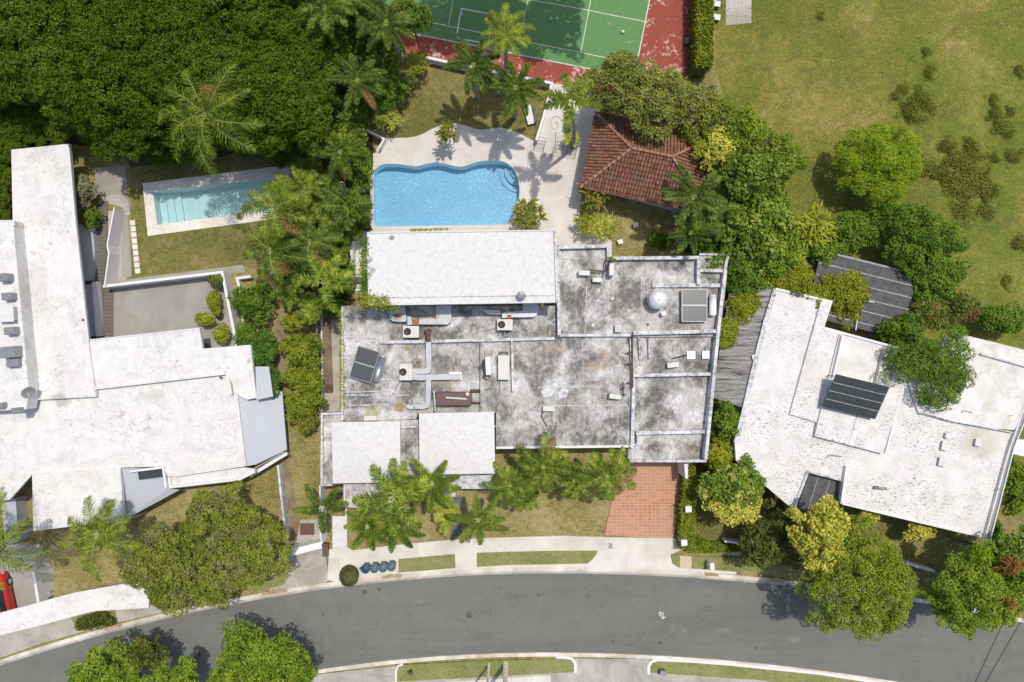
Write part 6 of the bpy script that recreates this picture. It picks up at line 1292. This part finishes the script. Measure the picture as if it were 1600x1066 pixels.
palm(823,768,34,2.8,'areca','palml','low yellow green clump palm on the front lawn edge',9,stems=3)
palm(520,345,38,3.6,'areca','palml','yellow green clump palm right of the pool filter',10,stems=3)
palm(455,300,34,3.2,'areca','palml','small light clump palm at the right end of the rectangular pool',9,stems=3)
palm(508,410,32,3.2,'areca','palmy','bright yellowish clump palm above the five-armed palm',8,stems=3)
tree(465,400,40,44,3.4,2.2,'mid','dense undergrowth shrub beneath the feathery lawn palms',name='bush',cat='shrub',leaf=.24,clump=.2)
tree(530,430,24,36,2.6,1.8,'mid','shaded shrub beside the white stair landing',name='bush',cat='shrub',leaf=.22,clump=.3)
tree(548,215,26,30,3.0,2.0,'bright','bright shrub at the crooked white wall by the terrace corner',name='bush',cat='shrub',leaf=.24,clump=.3)
tree(1222,245,36,40,4.2,2.6,'bright','fresh green tree at the meadow side of the big glossy tree',leaf=.28,clump=.22)
tree(1212,385,46,40,4.4,2.8,'bright','bright leafy tree below the glossy trees at the meadow edge',leaf=.28,clump=.2)
tree(1290,395,40,24,2.8,1.8,'mid','green bush row along the upper edge of the dark shed',name='bush',cat='shrub',leaf=.22,clump=.25)
tree(1400,345,50,30,3.0,1.8,'mid','dark green bush joining the shed trees to the meadow',name='bush',cat='shrub',leaf=.22,clump=.22)
tree(1160,440,40,26,3.6,2.0,'mid','green shrub where the glossy trees meet the lean-to',name='bush',cat='shrub',leaf=.24,clump=.25)
tree(1270,465,36,26,3.3,1.8,'ygreen','yellow green shrub against the top edge of the flaking roof',name='bush',cat='shrub',leaf=.2,clump=.25)
tree(1120,175,30,26,4.8,2.4,'bright','light green branch mass hanging over the right end of the clay roof',leaf=.24,clump=.25)
tree(1133,280,22,40,4.6,2.4,'bright','light green foliage strip against the right eaves of the clay roof',leaf=.3,clump=.3)
tree(1098,232,20,16,4.9,1.0,'ygreen','small creeper tuft on the right end of the clay roof',name='creeper',cat='creeper',leaf=.2,clump=.4,dens=.5)

palm(478,292,34,3.8,'feather','palml','feathery yellow green palm filling the strip beside the rectangular pool',13)
palm(480,250,34,3.4,'areca','palml','clump palm below the bright yellow clump palm',10,stems=4)
palm(515,285,30,3.4,'areca','palm','dark clump palm above the pool filter',9,stems=3)
palm(455,455,30,2.6,'areca','palml','low clump palm behind the short low white wall',8,stems=3)
palm(530,100,36,4.6,'areca','palml','yellow green clump palm left of the bushy dark palm',9,stems=4)
palm(475,165,32,4.0,'areca','palml','clump palm between woodland edge and bright yellow clump palm',8,stems=3)
tree(500,315,30,34,2.8,2.0,'ygreen','yellow green shrub in the middle of the strip between the pools',name='bush',cat='shrub',leaf=.2,clump=.2)
tree(545,365,24,22,2.4,1.8,'bright','bright shrub at the lower left corner of the big pool terrace',name='bush',cat='shrub',leaf=.2,clump=.25)
tree(590,140,40,40,3.4,2.2,'mid','dense green shrub mass above the crooked white wall',name='bush',cat='shrub',leaf=.22,clump=.2)
tree(545,180,30,30,3.2,2.2,'mid','dark green shrub mass left of the spiky yellow shrub',name='bush',cat='shrub',leaf=.22,clump=.2)
tree(530,55,40,44,4.4,2.6,'mid','green shrub mass under the topmost palms',name='bush',cat='shrub',leaf=.24,clump=.2)
tree(445,200,26,34,3.2,2.2,'darkol','dull green shrub at the woodland edge above the rectangular pool',name='bush',cat='shrub',leaf=.24,clump=.25)

# fallen leaves
def litter(name, poly_px, n, z, kind, label):
    xs_=[p[0] for p in poly_px]; ys_=[p[1] for p in poly_px]; x=NR.uniform(min(xs_),max(xs_),n); y=NR.uniform(min(ys_),max(ys_),n)
    c=np.stack([(x-CX)*S, -(y-CY)*S, np.full(n,z)+NR.uniform(0,.02,n)],1); o=bpy.data.objects.new(name,qmesh(name,leafquads(c,unit(NR.normal(size=(n,3))*.25+np.array([0,0,1])),.11,.06),[LM[kind]])); COL.objects.link(o); tag(o,label,'leaf litter',kind='stuff')
litter('fallen_leaves',[(430,720),(500,860)],260,0.03,'dead','scattered brown leaves on the dirt strip above the white gate')
litter('fallen_leaves',[(600,80),(700,215)],160,0.03,'dead','scattered brown leaves on the lawn above the pool terrace')
litter('fallen_leaves',[(240,905),(450,975)],200,0.13,'dead','scattered brown leaves along the kerb below the mottled trees')
litter('fallen_leaves',[(1180,870),(1300,930)],160,0.13,'croton','yellow fallen leaves on the kerb below the yellow shrub')
litter('fallen_leaves',[(1330,800),(1480,880)],140,0.03,'croton','yellow fallen leaves on the grass below the flaking roof')

# roof drains and repairs
for (px,py,h,l) in ((705,622,3.42,'small round drain left of the brown box on the grey roof'),(862,688,3.42,'small round drain near the lower edge of the grey roof'),(1012,507,3.57,'small round drain by the middle parapet of the upper right roof'),(1100,660,3.32,'small round drain in the corner of the lower right roof'),(130,500,3.22,'small round drain at the inner corner of the long white wing'),(345,590,3.07,'small round drain at the end of the white parapet line')):
    c = P(px,py,h); t = thing('roof_drain', l, 'drain', (c.x,c.y,h-0.02), 0, 'roof drains'); MB().lathe((0,0,0),[(0.11,0),(0.11,0.03),(0.08,0.035)],14).build('rim', M['gmetal'], t); MB().lathe((0,0,0),[(0.075,0),(0.075,0.045),(0.02,0.05)],12).build('grate', M['dmetal'], t)
for k,(x,y,w_,d_,rz) in enumerate(((1190,560,1.3,0.8,14),(1410,740,1.6,0.7,-14),(1230,700,0.9,1.2,14),(1340,745,1.1,0.6,-14))):
    c = P(x,y,3.2); mb = MB(); mb.box((c.x,c.y,3.205),(w_,d_,0.022),R(rz)); tag(mb.build('roof_patch', M['wclean']), ('smooth clean repair patch at the left edge of the flaking roof','smooth clean repair patch below the tilted solar mat, nearer the right corner','smooth clean repair patch above the yellow tree on the flaking roof','smooth clean repair patch just below the raised step of the flaking roof')[k], 'patch', 'repair patches on the flaking roof')
